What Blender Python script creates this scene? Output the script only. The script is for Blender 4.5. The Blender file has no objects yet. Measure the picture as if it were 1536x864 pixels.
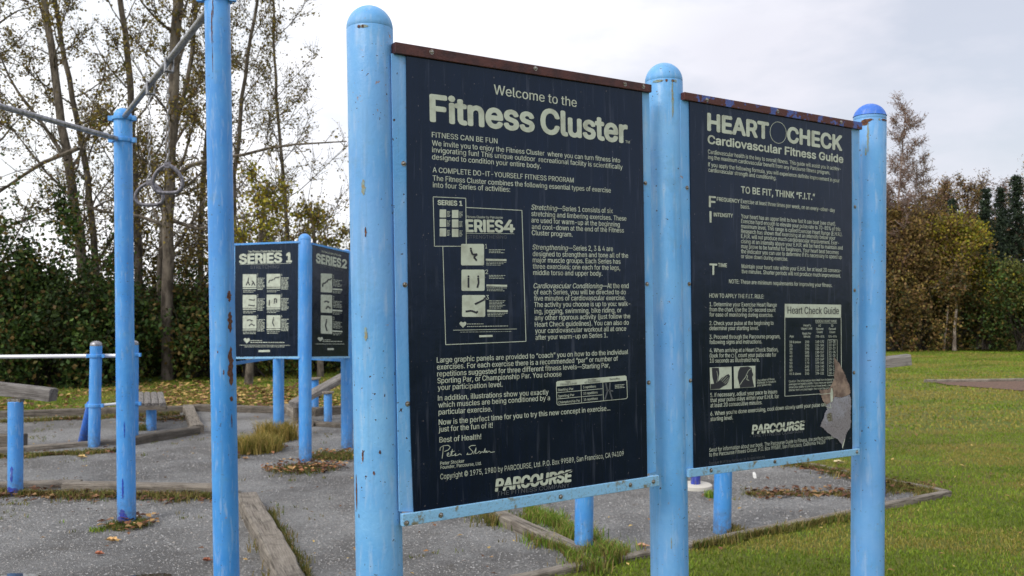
import bpy, bmesh, math, random, os
import numpy as np
from mathutils import Vector, Matrix
from mathutils.geometry import delaunay_2d_cdt
random.seed(7); rng = np.random.default_rng(11)
S = bpy.context.scene
COL = S.collection
PI = math.pi

# ------------------------------------------------------------------ camera, sky, sun, exposure
CAMZ = 1.4
FPX = 1315.0                      # focal length in pixels of a 1536 px wide frame
PITCH, ROLL = math.radians(0.963), math.radians(0.383)
F_ = Vector((0, math.cos(PITCH), math.sin(PITCH)))
U0 = Vector((0, -math.sin(PITCH), math.cos(PITCH)))
R0 = Vector((1, 0, 0))
R_ = R0 * math.cos(ROLL) - U0 * math.sin(ROLL)
U_ = R0 * math.sin(ROLL) + U0 * math.cos(ROLL)
cd = bpy.data.cameras.new('camera')
cam = bpy.data.objects.new('camera', cd); COL.objects.link(cam)
cam.matrix_world = Matrix(((R_.x, U_.x, -F_.x, 0), (R_.y, U_.y, -F_.y, 0), (R_.z, U_.z, -F_.z, CAMZ), (0, 0, 0, 1)))
cd.sensor_width = 36; cd.lens = FPX / 1536 * 36
cd.clip_start = 0.05; cd.clip_end = 2000
cd.dof.use_dof = True; cd.dof.focus_distance = 2.3; cd.dof.aperture_fstop = 9.0
S.camera = cam

SUN_EL, SUN_AZ = math.radians(42), math.radians(222)     # azimuth clockwise from +Y: behind the camera, to the left
W = bpy.data.worlds.new('World'); S.world = W; W.use_nodes = True
nt = W.node_tree; nt.nodes.clear()
def N(t, ty, **kw):
    n = t.nodes.new(ty)
    for k, v in kw.items():
        if k.startswith('i_'): n.inputs[k[2:].replace('_', ' ')].default_value = v
        else: setattr(n, k, v)
    return n
out = N(nt, 'ShaderNodeOutputWorld')
sky = N(nt, 'ShaderNodeTexSky', sky_type='NISHITA', sun_disc=False, sun_elevation=SUN_EL, sun_rotation=SUN_AZ, air_density=1.2, dust_density=2.0)
bg = N(nt, 'ShaderNodeBackground', i_Strength=0.11)
tc = N(nt, 'ShaderNodeTexCoord')
mp = N(nt, 'ShaderNodeMapping'); mp.inputs['Scale'].default_value = (1.0, 1.0, 2.6)
n1 = N(nt, 'ShaderNodeTexNoise', i_Scale=2.3, i_Detail=6.0, i_Roughness=0.55)
n2 = N(nt, 'ShaderNodeTexNoise', i_Scale=1.1, i_Detail=4.0, i_Roughness=0.5)
sp = N(nt, 'ShaderNodeSeparateXYZ')
rx = N(nt, 'ShaderNodeMapRange'); rx.inputs['From Min'].default_value = -0.35; rx.inputs['From Max'].default_value = 0.5
rc = N(nt, 'ShaderNodeValToRGB'); rc.color_ramp.elements[0].position = 0.44; rc.color_ramp.elements[1].position = 0.60
add = N(nt, 'ShaderNodeMath', operation='MULTIPLY_ADD'); add.inputs[1].default_value = 2.4; add.inputs[2].default_value = -1.2
sm = N(nt, 'ShaderNodeMath', operation='ADD', use_clamp=True)
cl = N(nt, 'ShaderNodeMixRGB'); cl.inputs[1].default_value = (13.6, 13.6, 13.8, 1); cl.inputs[2].default_value = (7.9, 7.95, 8.8, 1)
mx = N(nt, 'ShaderNodeMixRGB')
lf = nt.links.new
lf(tc.outputs['Generated'], mp.inputs['Vector']); lf(mp.outputs['Vector'], n1.inputs['Vector']); lf(mp.outputs['Vector'], n2.inputs['Vector'])
lf(tc.outputs['Generated'], sp.inputs[0]); lf(sp.outputs['X'], rx.inputs['Value'])
lf(n2.outputs['Fac'], add.inputs[0]); lf(add.outputs[0], sm.inputs[0]); lf(rx.outputs['Result'], sm.inputs[1])
lf(sm.outputs[0], cl.inputs[0])
lf(n1.outputs['Fac'], rc.inputs[0])
mrv = N(nt, 'ShaderNodeMapRange'); mrv.inputs['To Min'].default_value = 0.64; mrv.inputs['To Max'].default_value = 1.0
lf(rc.outputs[0], mrv.inputs['Value']); lf(mrv.outputs['Result'], mx.inputs[0])
lf(sky.outputs[0], mx.inputs[1]); lf(cl.outputs[0], mx.inputs[2])
lf(mx.outputs[0], bg.inputs['Color']); lf(bg.outputs[0], out.inputs[0])

sd = bpy.data.lights.new('sun', 'SUN'); sd.energy = 1.9; sd.angle = math.radians(25); sd.color = (1, .96, .9)
sun = bpy.data.objects.new('sun', sd); COL.objects.link(sun)
sdir = Vector((math.sin(SUN_AZ) * math.cos(SUN_EL), math.cos(SUN_AZ) * math.cos(SUN_EL), math.sin(SUN_EL)))
sun.rotation_euler = sdir.to_track_quat('Z', 'Y').to_euler()
S.view_settings.view_transform = 'Standard'; S.view_settings.look = 'None'; S.view_settings.gamma = 1
S.view_settings.exposure = 0.0
S.render.engine = 'CYCLES'
S.cycles.use_denoising = True; S.cycles.max_bounces = 6; S.cycles.transparent_max_bounces = 6
S.render.film_transparent = False

# ------------------------------------------------------------------ placing helpers
CAMP = Vector((0, 0, CAMZ))
def ray(px, py): return F_ + R_ * ((px - 768) / FPX) + U_ * ((432 - py) / FPX)
def G(px, py, z=0.0):
    d = ray(px, py); return CAMP + d * ((z - CAMZ) / d.z)
def Y(px, py, y):
    d = ray(px, py); return CAMP + d * (y / d.y)
class Plane:
    def __init__(s, o, n): s.o = Vector(o); s.n = Vector(n).normalized()
    def at(s, px, py, h=0.0):
        d = ray(px, py); return CAMP + d * ((s.o + s.n * h - CAMP).dot(s.n) / d.dot(s.n))
def srgb(r, g, b):
    f = lambda c: (c / 255 / 12.92) if c <= 10 else ((c / 255 + .055) / 1.055) ** 2.4
    return (f(r), f(g), f(b), 1)

# ------------------------------------------------------------------ mesh helpers
ORG = {}
def tag(o, label=None, cat=None, group=None, kind=None):
    if label: o['label'] = label
    if cat: o['category'] = cat
    if group: o['group'] = group
    if kind: o['kind'] = kind
    return o
def thing(name, loc, label, cat, group=None):
    o = bpy.data.objects.new(name, None); COL.objects.link(o); o.location = loc; o.empty_display_size = .1
    ORG[o.name] = Vector(loc); return tag(o, label, cat, group)
class MB:
    def __init__(s): s.v = []; s.f = []
    def add(s, vs, fs):
        b = len(s.v); s.v.extend([tuple(v) for v in vs]); s.f.extend([tuple(i + b for i in f) for f in fs]); return s
    def box(s, c, ux, uy, uz):      # centre and three half vectors
        c, ux, uy, uz = map(Vector, (c, ux, uy, uz))
        vs = [c + ux * a + uy * b + uz * d for a in (-1, 1) for b in (-1, 1) for d in (-1, 1)]
        return s.add(vs, [(0, 1, 3, 2), (4, 6, 7, 5), (0, 4, 5, 1), (2, 3, 7, 6), (0, 2, 6, 4), (1, 5, 7, 3)])
    def tube(s, pts, rs, n=12, cap=True, closed=False):
        P = np.array([tuple(p) for p in pts], float); m = len(P)
        rs = np.full(m, rs) if np.isscalar(rs) else np.asarray(rs, float)
        if closed: T = np.roll(P, -1, 0) - np.roll(P, 1, 0)
        else: T = np.gradient(P, axis=0)
        T /= np.linalg.norm(T, axis=1)[:, None] + 1e-12
        ref = np.array([0, 0, 1.]) if abs(T[0, 2]) < .9 else np.array([1., 0, 0])
        if closed:
            nn = np.cross(P[1] - P[0], P[m // 2] - P[0]); ref = nn / np.linalg.norm(nn)
        A = np.cross(T, ref); bad = np.linalg.norm(A, axis=1) < 1e-4
        A[bad] = np.array([1., 0, 0]); A /= np.linalg.norm(A, axis=1)[:, None]
        B = np.cross(T, A)
        a = np.arange(n) * 2 * PI / n
        V = P[:, None, :] + rs[:, None, None] * (np.cos(a)[None, :, None] * A[:, None, :] + np.sin(a)[None, :, None] * B[:, None, :])
        fs = []
        for i in range(m if closed else m - 1):
            k = (i + 1) % m
            for j in range(n):
                j2 = (j + 1) % n; fs.append((i * n + j, i * n + j2, k * n + j2, k * n + j))
        if cap and not closed: fs += [tuple(range(n - 1, -1, -1)), tuple(range((m - 1) * n, m * n))]
        return s.add(V.reshape(-1, 3).tolist(), fs)
    def lathe(s, prof, base, axis=(0, 0, 1), n=32):     # prof: (radius, height)
        axis = Vector(axis).normalized(); a = axis.orthogonal().normalized(); b = axis.cross(a); base = Vector(base)
        vs = []; fs = []
        for r, z in prof:
            for j in range(n):
                t = 2 * PI * j / n; vs.append(base + axis * z + (a * math.cos(t) + b * math.sin(t)) * r)
        for i in range(len(prof) - 1):
            for j in range(n):
                j2 = (j + 1) % n; fs.append((i * n + j, i * n + j2, (i + 1) * n + j2, (i + 1) * n + j))
        fs += [tuple(range(n - 1, -1, -1)), tuple(range((len(prof) - 1) * n, len(prof) * n))]
        return s.add(vs, fs)
def obj(name, mb, mat, parent=None, smooth=False, bevel=0, loc=None):
    me = bpy.data.meshes.new(name)
    o0 = ORG.get(parent.name) if parent else (Vector(loc) if loc is not None else Vector((0, 0, 0)))
    if not parent and loc is None and mb.v: 
        a = np.array(mb.v); o0 = Vector((a[:, 0].mean(), a[:, 1].mean(), a[:, 2].min()))
    me.from_pydata([(v[0] - o0[0], v[1] - o0[1], v[2] - o0[2]) for v in mb.v], [], mb.f)
    me.materials.append(mat); me.validate()
    if smooth:
        me.polygons.foreach_set('use_smooth', [True] * len(me.polygons))
        try: me.set_sharp_from_angle(angle=math.radians(40))
        except Exception: pass
    o = bpy.data.objects.new(name, me); COL.objects.link(o)
    if parent: o.parent = parent
    else: o.location = o0
    ORG[o.name] = o0
    if bevel:
        b = o.modifiers.new('bevel', 'BEVEL'); b.width = bevel; b.segments = 2; b.limit_method = 'ANGLE'
    return o
def npobj(name, V, Fc, mat, parent=None, col=None, loc=None):
    """V (n,3) array, Fc (m,k) array, col (m,3) colour of each face"""
    V = np.asarray(V, np.float32); Fc = np.asarray(Fc, np.int32)
    o0 = ORG[parent.name] if parent else Vector(loc or (0, 0, 0))
    V = V - np.array(o0, np.float32)
    me = bpy.data.meshes.new(name); m, k = Fc.shape
    me.vertices.add(len(V)); me.vertices.foreach_set('co', V.ravel())
    me.loops.add(m * k); me.loops.foreach_set('vertex_index', Fc.ravel())
    me.polygons.add(m); me.polygons.foreach_set('loop_start', np.arange(0, m * k, k, dtype=np.int32))
    me.update(calc_edges=True)
    if col is not None:
        at = me.color_attributes.new('Col', 'FLOAT_COLOR', 'CORNER')
        c = np.ones((m, k, 4), np.float32); c[:, :, :3] = np.asarray(col, np.float32)[:, None, :]
        at.data.foreach_set('color', c.ravel())
    me.materials.append(mat)
    o = bpy.data.objects.new(name, me); COL.objects.link(o)
    if parent: o.parent = parent
    else: o.location = o0
    ORG[o.name] = Vector(o0); return o

# ------------------------------------------------------------------ materials
def mat(name, base=(.5, .5, .5, 1), rough=.6, metal=0.0, spec=.5):
    m = bpy.data.materials.new(name); m.use_nodes = True; t = m.node_tree; b = t.nodes['Principled BSDF']
    b.inputs['Base Color'].default_value = base; b.inputs['Roughness'].default_value = rough
    b.inputs['Metallic'].default_value = metal; b.inputs['Specular IOR Level'].default_value = spec
    return m, t, b
def noise(t, vec, scale, detail=4, rough=.6, lo=.4, hi=.6, dim=None):
    n = N(t, 'ShaderNodeTexNoise', i_Scale=scale, i_Detail=detail, i_Roughness=rough); t.links.new(vec, n.inputs['Vector'])
    r = N(t, 'ShaderNodeMapRange'); r.inputs['From Min'].default_value = lo; r.inputs['From Max'].default_value = hi
    t.links.new(n.outputs['Fac'], r.inputs['Value']); return r.outputs['Result']
def mix(t, fac, a, b):
    m = N(t, 'ShaderNodeMixRGB')
    for i, x in ((0, fac), (1, a), (2, b)):
        if hasattr(x, 'links') or isinstance(x, bpy.types.NodeSocket): t.links.new(x, m.inputs[i])
        else: m.inputs[i].default_value = x
    return m.outputs[0]
def mul(t, a, b):
    m = N(t, 'ShaderNodeMath', operation='MULTIPLY', use_clamp=True)
    for i, x in ((0, a), (1, b)):
        if isinstance(x, bpy.types.NodeSocket): t.links.new(x, m.inputs[i])
        else: m.inputs[i].default_value = x
    return m.outputs[0]
def vec(t, kind='pos', scale=(1, 1, 1)):
    s = N(t, 'ShaderNodeNewGeometry').outputs['Position'] if kind == 'pos' else N(t, 'ShaderNodeTexCoord').outputs['Object']
    m = N(t, 'ShaderNodeMapping'); m.inputs['Scale'].default_value = scale; t.links.new(s, m.inputs['Vector']); return m.outputs['Vector']
def bump(t, b, h, strength=.3, dist=.01):
    n = N(t, 'ShaderNodeBump', i_Strength=strength, i_Distance=dist); t.links.new(h, n.inputs['Height']); t.links.new(n.outputs[0], b.inputs['Normal'])

def paint(name, pale, deep, rust=.5, lav=.15):
    m, t, b = mat(name, rough=.42)
    v = vec(t); vs = vec(t, scale=(1, 1, .16))
    c = mix(t, noise(t, vs, 9, 4, .5, .2, .8), pale, deep)
    c = mix(t, mul(t, noise(t, v, 6, 5, .7, .40, .62), .55), c, deep)
    c = mix(t, mul(t, noise(t, vs, 60, 4, .6, .54, .72), .3), c, srgb(205, 215, 225))       # chalking
    c = mix(t, mul(t, noise(t, v, 2.2, 4, .6, .44, .6), lav), c, srgb(132, 170, 226))
    c = mix(t, mul(t, noise(t, v, 14, 6, .7, .56, .70), .3), c, srgb(96, 140, 170))
    c = mix(t, mul(t, noise(t, v, 95, 2, .5, .700, .725), noise(t, v, 5, 2, .5, .42, .55)), c, srgb(60, 45, 45))  # chips
    c = mix(t, mul(t, mul(t, noise(t, v, 48, 5, .7, .66 - .03 * rust, .70), noise(t, v, 4, 2, .5, .5, .6)), .9), c, srgb(150, 110, 70))
    c = mix(t, mul(t, noise(t, vec(t, scale=(1, 1, .05)), 34, 5, .65, .55, .75), .35), c, srgb(88, 122, 150))       # grime runs
    sz = N(t, 'ShaderNodeSeparateXYZ'); t.links.new(N(t, 'ShaderNodeNewGeometry').outputs['Position'], sz.inputs[0])
    zz_ = N(t, 'ShaderNodeMapRange'); zz_.inputs['From Min'].default_value = .20; zz_.inputs['From Max'].default_value = .0; t.links.new(sz.outputs['Z'], zz_.inputs['Value'])
    c = mix(t, mul(t, mul(t, zz_.outputs['Result'], noise(t, v, 26, 6, .75, .38, .6)), .8), c, srgb(92, 88, 80))       # mud splashed up from the ground
    t.links.new(c, b.inputs['Base Color'])
    bump(t, b, noise(t, v, 120, 4, .6, .3, .7), .25, .0015)
    t.links.new(mix(t, noise(t, v, 30, 3, .6, .4, .7), (.38,) * 3 + (1,), (.6,) * 3 + (1,)), b.inputs['Roughness'])
    return m
M_blue = paint('blue_paint', srgb(134, 190, 234), srgb(78, 153, 218), .5, .35)
M_blue2 = paint('blue_paint_far', srgb(98, 172, 234), srgb(48, 136, 218))
M_deep = paint('deep_blue_paint', srgb(40, 120, 222), srgb(20, 92, 200), .2)
M_royal = paint('royal_blue_paint', srgb(20, 60, 190), srgb(10, 40, 160), .1)
def railmat(name, body, other, frac_lo, frac_hi, edge=None):
    m, t, b = mat(name, rough=.6)
    v = vec(t)
    c = mix(t, noise(t, v, 26, 5, .65, frac_lo, frac_hi), body, other)
    c = mix(t, mul(t, noise(t, v, 130, 4, .7, .55, .68), .5), c, edge or srgb(40, 22, 20))
    t.links.new(c, b.inputs['Base Color']); bump(t, b, noise(t, v, 160, 5, .7, .3, .7), .5, .002)
    return m
M_rustrail = railmat('rusted_steel', srgb(84, 44, 40), srgb(58, 30, 32), .4, .6)
M_rustblue = railmat('rusted_steel_blue_remains', srgb(84, 42, 36), srgb(74, 92, 160), .53, .57)
M_pale = railmat('pale_blue_rusty_steel', srgb(135, 188, 226), srgb(120, 118, 96), .56, .66, srgb(105, 78, 55))
M_rust, t_, b_ = mat('rust_spot', rough=.85)
vv = vec(t_); t_.links.new(mix(t_, noise(t_, vv, 140, 4, .7, .4, .6), srgb(62, 38, 36), srgb(120, 78, 52)), b_.inputs['Base Color'])
M_stain, t_, b_ = mat('rust_stain', rough=.6); 
t_.links.new(mix(t_, noise(t_, vec(t_), 120, 4, .7, .4, .6), srgb(128, 160, 165), srgb(142, 132, 100)), b_.inputs['Base Color'])
M_panel, t_, b_ = mat('navy_panel', rough=.22, spec=.40); b_.inputs['Specular Tint'].default_value = (.62, .82, 1, 1)  # bluish specular tint stands in for blue sky mirrored in the panel
vv = vec(t_); vs_ = vec(t_, scale=(1, 1, .06))
cc = mix(t_, noise(t_, vs_, 40, 4, .6, .35, .65), srgb(8, 15, 35), srgb(10, 19, 42))
cc = mix(t_, mul(t_, noise(t_, vs_, 75, 3, .6, .58, .74), .34), cc, srgb(84, 88, 104))
cc = mix(t_, mul(t_, noise(t_, vv, 130, 2, .5, .73, .75), .55), cc, srgb(120, 110, 110))
t_.links.new(cc, b_.inputs['Base Color']); bump(t_, b_, noise(t_, vv, 14, 3, .5, .3, .7), .12, .004)
t_.links.new(mix(t_, noise(t_, vv, 9, 4, .6, .4, .65), (.16,) * 3 + (1,), (.28,) * 3 + (1,)), b_.inputs['Roughness'])
M_ink, t_, b_ = mat('pale_ink', srgb(186, 194, 176), .5)
t_.links.new(mix(t_, noise(t_, vec(t_), 30, 4, .6, .45, .75), srgb(190, 198, 182), srgb(158, 162, 146)), b_.inputs['Base Color'])
M_dim, t_, b_ = mat('dim_ink', srgb(78, 82, 88), .5)
M_dark, t_, b_ = mat('dark_ink', srgb(30, 32, 44), .5)
M_bolt, t_, b_ = mat('zinc_bolt', srgb(150, 148, 142), .4, .8)
t_.links.new(mix(t_, noise(t_, vec(t_), 200, 3, .6, .45, .6), srgb(165, 163, 158), srgb(95, 78, 62)), b_.inputs['Base Color'])
M_steel, t_, b_ = mat('galvanised_steel', srgb(150, 150, 155), .42, .75)
t_.links.new(mix(t_, noise(t_, vec(t_), 60, 4, .6, .4, .65), srgb(170, 170, 176), srgb(112, 110, 110)), b_.inputs['Base Color'])
M_bar, t_, b_ = mat('bright_rail_paint', srgb(225, 228, 235), .35, .3)
M_ring, t_, b_ = mat('cast_aluminium', srgb(140, 138, 145), .5, .6)
t_.links.new(mix(t_, noise(t_, vec(t_), 90, 4, .6, .4, .65), srgb(128, 126, 134), srgb(78, 74, 80)), b_.inputs['Base Color'])
M_tear, t_, b_ = mat('torn_backing', rough=.85)
vv = vec(t_); cc = mix(t_, noise(t_, vv, 9, 3, .6, .42, .58), srgb(132, 128, 132), srgb(148, 148, 158))
cc = mix(t_, mul(t_, noise(t_, vv, 190, 4, .8, .5, .64), .7), cc, srgb(86, 80, 80)); t_.links.new(cc, b_.inputs['Base Color'])
bump(t_, b_, noise(t_, vv, 150, 4, .7, .3, .7), .5, .002)
M_tearb, t_, b_ = mat('torn_backing_brown', rough=.85)
vv = vec(t_); cc = mix(t_, noise(t_, vv, 30, 5, .7, .4, .6), srgb(150, 130, 116), srgb(104, 86, 78)); t_.links.new(cc, b_.inputs['Base Color']); bump(t_, b_, noise(t_, vv, 60, 4, .7, .3, .7), .6, .003)
M_wall, t_, b_ = mat('concrete', srgb(196, 192, 182), .85)
M_paper, t_, b_ = mat('white_paper', srgb(225, 225, 220), .8)
def wood(name, a, b2, c3):
    m, t, b = mat(name, rough=.85)
    v = vec(t, 'obj', (2.0, 30, 30)); v2 = vec(t, 'obj', (.6, 14, 14)); v3 = vec(t, 'obj')
    c = mix(t, noise(t, v, 4, 8, .7, .35, .65), a, b2)
    c = mix(t, noise(t, v2, 5, 5, .6, .53, .66), c, c3)
    c = mix(t, mul(t, noise(t, v3, 9, 4, .6, .5, .65), .5), c, c3)
    t.links.new(c, b.inputs['Base Color'])
    h = noise(t, v, 5, 8, .75, .3, .7); bump(t, b, h, .9, .006); return m
M_timber = wood('weathered_timber', srgb(158, 150, 138), srgb(118, 108, 97), srgb(78, 70, 60))
M_timber2 = wood('damp_timber', srgb(125, 117, 106), srgb(90, 82, 73), srgb(55, 50, 43))
M_bench = wood('grey_bench_wood', srgb(150, 146, 142), srgb(108, 102, 98), srgb(70, 64, 60))
M_bark = wood('grey_bark', srgb(112, 102, 92), srgb(80, 72, 64), srgb(48, 43, 38))
def barkmat(name, a, b2):
    m, t, b = mat(name, rough=.9); v = vec(t, scale=(1, 1, .35)); 
    t.links.new(mix(t, noise(t, v, 9, 6, .7, .4, .6), a, b2), b.inputs['Base Color']); bump(t, b, noise(t, v, 25, 5, .7, .3, .7), .8, .02); return m
M_bark = barkmat('alder_bark', srgb(122, 112, 100), srgb(66, 58, 50))
M_birch = barkmat('birch_bark', srgb(150, 138, 126), srgb(90, 78, 70))
M_twig = barkmat('pinkish_birch_bark', srgb(165, 148, 140), srgb(120, 100, 94))
M_darkbark = barkmat('dark_bark', srgb(62, 54, 47), srgb(38, 33, 29))
def leafmat(name, trans=.35, rough=.6):
    m = bpy.data.materials.new(name); m.use_nodes = True; t = m.node_tree; b = t.nodes['Principled BSDF']
    a = N(t, 'ShaderNodeAttribute', attribute_name='Col'); b.inputs['Roughness'].default_value = rough; b.inputs['Specular IOR Level'].default_value = .25
    tr = N(t, 'ShaderNodeBsdfTranslucent'); ms = N(t, 'ShaderNodeMixShader', i_Fac=trans)
    t.links.new(a.outputs['Color'], b.inputs['Base Color']); t.links.new(a.outputs['Color'], tr.inputs['Color'])
    t.links.new(b.outputs[0], ms.inputs[1]); t.links.new(tr.outputs[0], ms.inputs[2]); t.links.new(ms.outputs[0], t.nodes['Material Output'].inputs[0]); return m
M_leaf = leafmat('leaf', .3); M_blade = leafmat('grass_blade', .3); M_litter = leafmat('dry_leaf', .1, .8); M_needle = leafmat('needle', .1)
M_peb, t_, b_ = mat('pebble', rough=.8); a_ = N(t_, 'ShaderNodeAttribute', attribute_name='Col'); t_.links.new(a_.outputs['Color'], b_.inputs['Base Color'])
# ground
M_gravel, t_, b_ = mat('grey_gravel', rough=.9)
vv = vec(t_)
cc = mix(t_, noise(t_, vv, 38, 8, .85, .36, .64), srgb(132, 131, 130), srgb(204, 203, 202))
cc = mix(t_, mul(t_, noise(t_, vv, .8, 6, .65, .42, .58), .75), cc, srgb(112, 109, 106))
cc = mix(t_, mul(t_, noise(t_, vv, 200, 2, .6, .62, .72), .45), cc, srgb(190, 188, 186))
cc = mix(t_, mul(t_, noise(t_, vv, 4, 5, .7, .60, .70), .5), cc, srgb(104, 92, 74))
t_.links.new(cc, b_.inputs['Base Color']); cc = cc; bump(t_, b_, noise(t_, vv, 42, 8, .85, .25, .75), 1.0, .035)
M_soil, t_, b_ = mat('turf', rough=.95)
vv = vec(t_)
cc = mix(t_, noise(t_, vv, .9, 6, .65, .38, .62), srgb(112, 134, 36), srgb(146, 150, 52))
cc = mix(t_, mul(t_, noise(t_, vv, .35, 5, .6, .5, .62), .8), cc, srgb(146, 132, 76))
cc = mix(t_, mul(t_, noise(t_, vv, 30, 5, .8, .45, .65), .7), cc, srgb(78, 90, 30))
t_.links.new(cc, b_.inputs['Base Color']); bump(t_, b_, noise(t_, vv, 40, 6, .8, .25, .75), 1.0, .04)
M_mulch, t_, b_ = mat('brown_mulch', rough=.95)
vv = vec(t_); t_.links.new(mix(t_, noise(t_, vv, 25, 5, .7, .4, .6), srgb(120, 92, 76), srgb(78, 62, 52)), b_.inputs['Base Color'])
M_water, t_, b_ = mat('puddle_water', srgb(60, 56, 52), .03, 0, 1.0)

# ------------------------------------------------------------------ ground
def poly(name, pts, z, m, kind='structure'):
    mb = MB(); mb.add([(p[0], p[1], z) for p in pts], [tuple(range(len(pts)))])
    o = obj(name, mb, m, loc=(0, 0, 0)); o['kind'] = kind; return o
gx = lambda *a: tuple(G(*a)[:2])
GRAVEL = [gx(-500, 640), gx(0, 621), gx(290, 614), gx(430, 614), gx(520, 611), gx(1180, 692), gx(1424, 739), gx(1030, 821), gx(782, 866), (-1.6, 3.45), (-9, 2.0), (-12, 6)]
if (lambda P: sum(P[i][0] * P[(i + 1) % len(P)][1] - P[(i + 1) % len(P)][0] * P[i][1] for i in range(len(P))))(GRAVEL) < 0: GRAVEL.reverse()
def inpoly(x, y, P):
    x = np.asarray(x); y = np.asarray(y); c = np.zeros(x.shape, bool); j = len(P) - 1
    for i in range(len(P)):
        xi, yi = P[i]; xj, yj = P[j]
        c ^= ((yi > y) != (yj > y)) & (x < (xj - xi) * (y - yi) / (yj - yi + 1e-12) + xi); j = i
    return c
# lawn: one sheet to the horizon, gently rolling far away
def lawn_z(x, y):
    r = np.hypot(x, y); k = np.clip((r - 19) / 12, 0, 1)
    return -.012 + k * (.05 * np.sin(x * .55 + 1) * np.cos(y * .4) + .03 * np.sin(x * 1.3 + y))
rr = np.concatenate([np.linspace(.0, 30, 91)[1:], np.geomspace(32, 900, 22)]); aa = np.linspace(0, 2 * PI, 181)[:-1]
Rg, Ag = np.meshgrid(rr, aa, indexing='ij'); X = (Rg * np.cos(Ag)).ravel(); Yy = (Rg * np.sin(Ag)).ravel()
V = np.c_[X, Yy, lawn_z(X, Yy)]; na = len(aa); Fq = []
ii, jj = np.meshgrid(np.arange(len(rr) - 1), np.arange(na), indexing='ij'); j2 = (jj + 1) % na
Fq = np.stack([ii * na + jj, (ii + 1) * na + jj, (ii + 1) * na + j2, ii * na + j2], -1).reshape(-1, 4)
V = np.vstack([V, [[0, 0, -.012]]]); 
o = npobj('lawn_ground', V, Fq, M_soil); o['kind'] = 'structure'
mbc = MB(); mbc.add([(rr[0] * math.cos(a), rr[0] * math.sin(a), -.012) for a in aa], [tuple(range(na))]); 
o = poly('gravel_yard', GRAVEL, .0, M_gravel)
SAND = [gx(1392, 571), gx(1560, 568), gx(1700, 570), gx(1640, 592), gx(1536, 586), gx(1420, 577)]
if (lambda P: sum(P[i][0] * P[(i + 1) % len(P)][1] - P[(i + 1) % len(P)][0] * P[i][1] for i in range(len(P))))(SAND) < 0: SAND.reverse()
poly('mulch_bed_ground', SAND, .0, M_mulch)
# puddles
def blob(cx, cy, rx, ry, n=28, seed=0, amp=.25):
    r = random.Random(seed); ph = [r.uniform(0, 6.28) for _ in range(4)]
    return [(cx + rx * (1 + amp * sum(math.sin(k * t + ph[k - 1]) / k for k in (1, 2, 3)) * .6) * math.cos(t),
             cy + ry * (1 + amp * sum(math.sin(k * t + ph[k - 1]) / k for k in (1, 2, 3)) * .6) * math.sin(t)) for t in [2 * PI * i / n for i in range(n)]]
p = G(10, 870); poly('puddle', blob(p.x, p.y, .15, .09, seed=2), .004, M_water)
p = G(232, 867); poly('puddle', blob(p.x, p.y, .13, .075, seed=5, amp=.5), .004, M_water)

# ------------------------------------------------------------------ scattered ground cover
def pick(cols, n, v=.25):
    c = np.array([srgb(*k)[:3] for k in cols]); idx = rng.integers(0, len(c), n)
    return c[idx] * rng.uniform(1 - v, 1 + v, (n, 1))
def fbm(x, y, s=1.0, seed=0):
    v = 0
    for k in range(4):
        a = seed * 1.7 + k * 2.1; f = s * 1.9 ** k
        v = v + (np.sin(x * f * math.cos(a) + y * f * math.sin(a) + a * 3) * np.sin(-x * f * math.sin(a + .5) + y * f * math.cos(a + .5) + a)) / 1.5 ** k
    return v
def blades(name, P, h, wid, cols, lean=.5, parent=None, tris=2):
    """P (n,3) roots"""
    n = len(P); az = rng.uniform(0, 2 * PI, n); H = h * rng.uniform(.5, 1.3, n); Wd = wid * rng.uniform(.7, 1.3, n)
    ld = rng.uniform(0, 2 * PI, n); la = H * rng.uniform(.1, 1, n) * lean
    sx = np.c_[np.cos(az) * Wd / 2, np.sin(az) * Wd / 2, np.zeros(n)]
    L = np.c_[np.cos(ld) * la, np.sin(ld) * la, np.zeros(n)]
    mid = P + L * .3 + np.c_[np.zeros((n, 2)), H * .55]; tip = P + L + np.c_[np.zeros((n, 2)), H * np.clip(1 - lean * .3, .5, 1)]
    V = np.stack([P - sx, P + sx, mid + sx * .7, mid - sx * .7, tip], 1).reshape(-1, 3); b = np.arange(n)[:, None] * 5
    T = np.concatenate([b + [0, 1, 2], b + [0, 2, 3], b + [3, 2, 4]]); c = np.concatenate([cols] * 3)
    return npobj(name, V, T, M_blade, parent, c)
def scat(n, x0, x1, y0, y1, keep):
    x = rng.uniform(x0, x1, n); y = rng.uniform(y0, y1, n); k = keep(x, y); return x[k], y[k]
def infov(x, y, m=.12): return (np.abs(x) < y * (.585 + m) + .3)
notgrav = lambda x, y: ~inpoly(x, y, GRAVEL) & infov(x, y)
def lawncols(x, y):
    g = pick([(116, 142, 42), (128, 148, 46), (104, 130, 36), (138, 152, 54), (120, 140, 46)], len(x), .14); d = pick([(160, 152, 74), (146, 140, 60), (154, 140, 78)], len(x), .12)
    far = np.clip((y - 7) / 4, 0, 1) * np.clip((17 - y) / 4, 0, 1)
    g = g * (1 + .22 * np.clip(fbm(x, y * 1.4, 2.3, 9), -1, 1))[:, None]
    f = fbm(x * .5, y * 1.1, 1.1, 3) + .5 * fbm(x, y * 1.5, 3.1, 5) + rng.normal(0, .35, len(x)); return np.where((f > .72 - .6 * far)[:, None], d, g)
x, y = scat(480000, -3.5, 7, 2.0, 9.5, notgrav)
k = rng.uniform(0, 1, len(x)) < np.clip(1.15 - (y - 3) / 10, .25, 1); x, y = x[k], y[k]
o = blades('lawn_grass', np.c_[x, y, lawn_z(x, y)], .026, .0052, lawncols(x, y), 1.0); tag(o, 'short green lawn grass in front of the timber edging', 'grass', kind='stuff')
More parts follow.
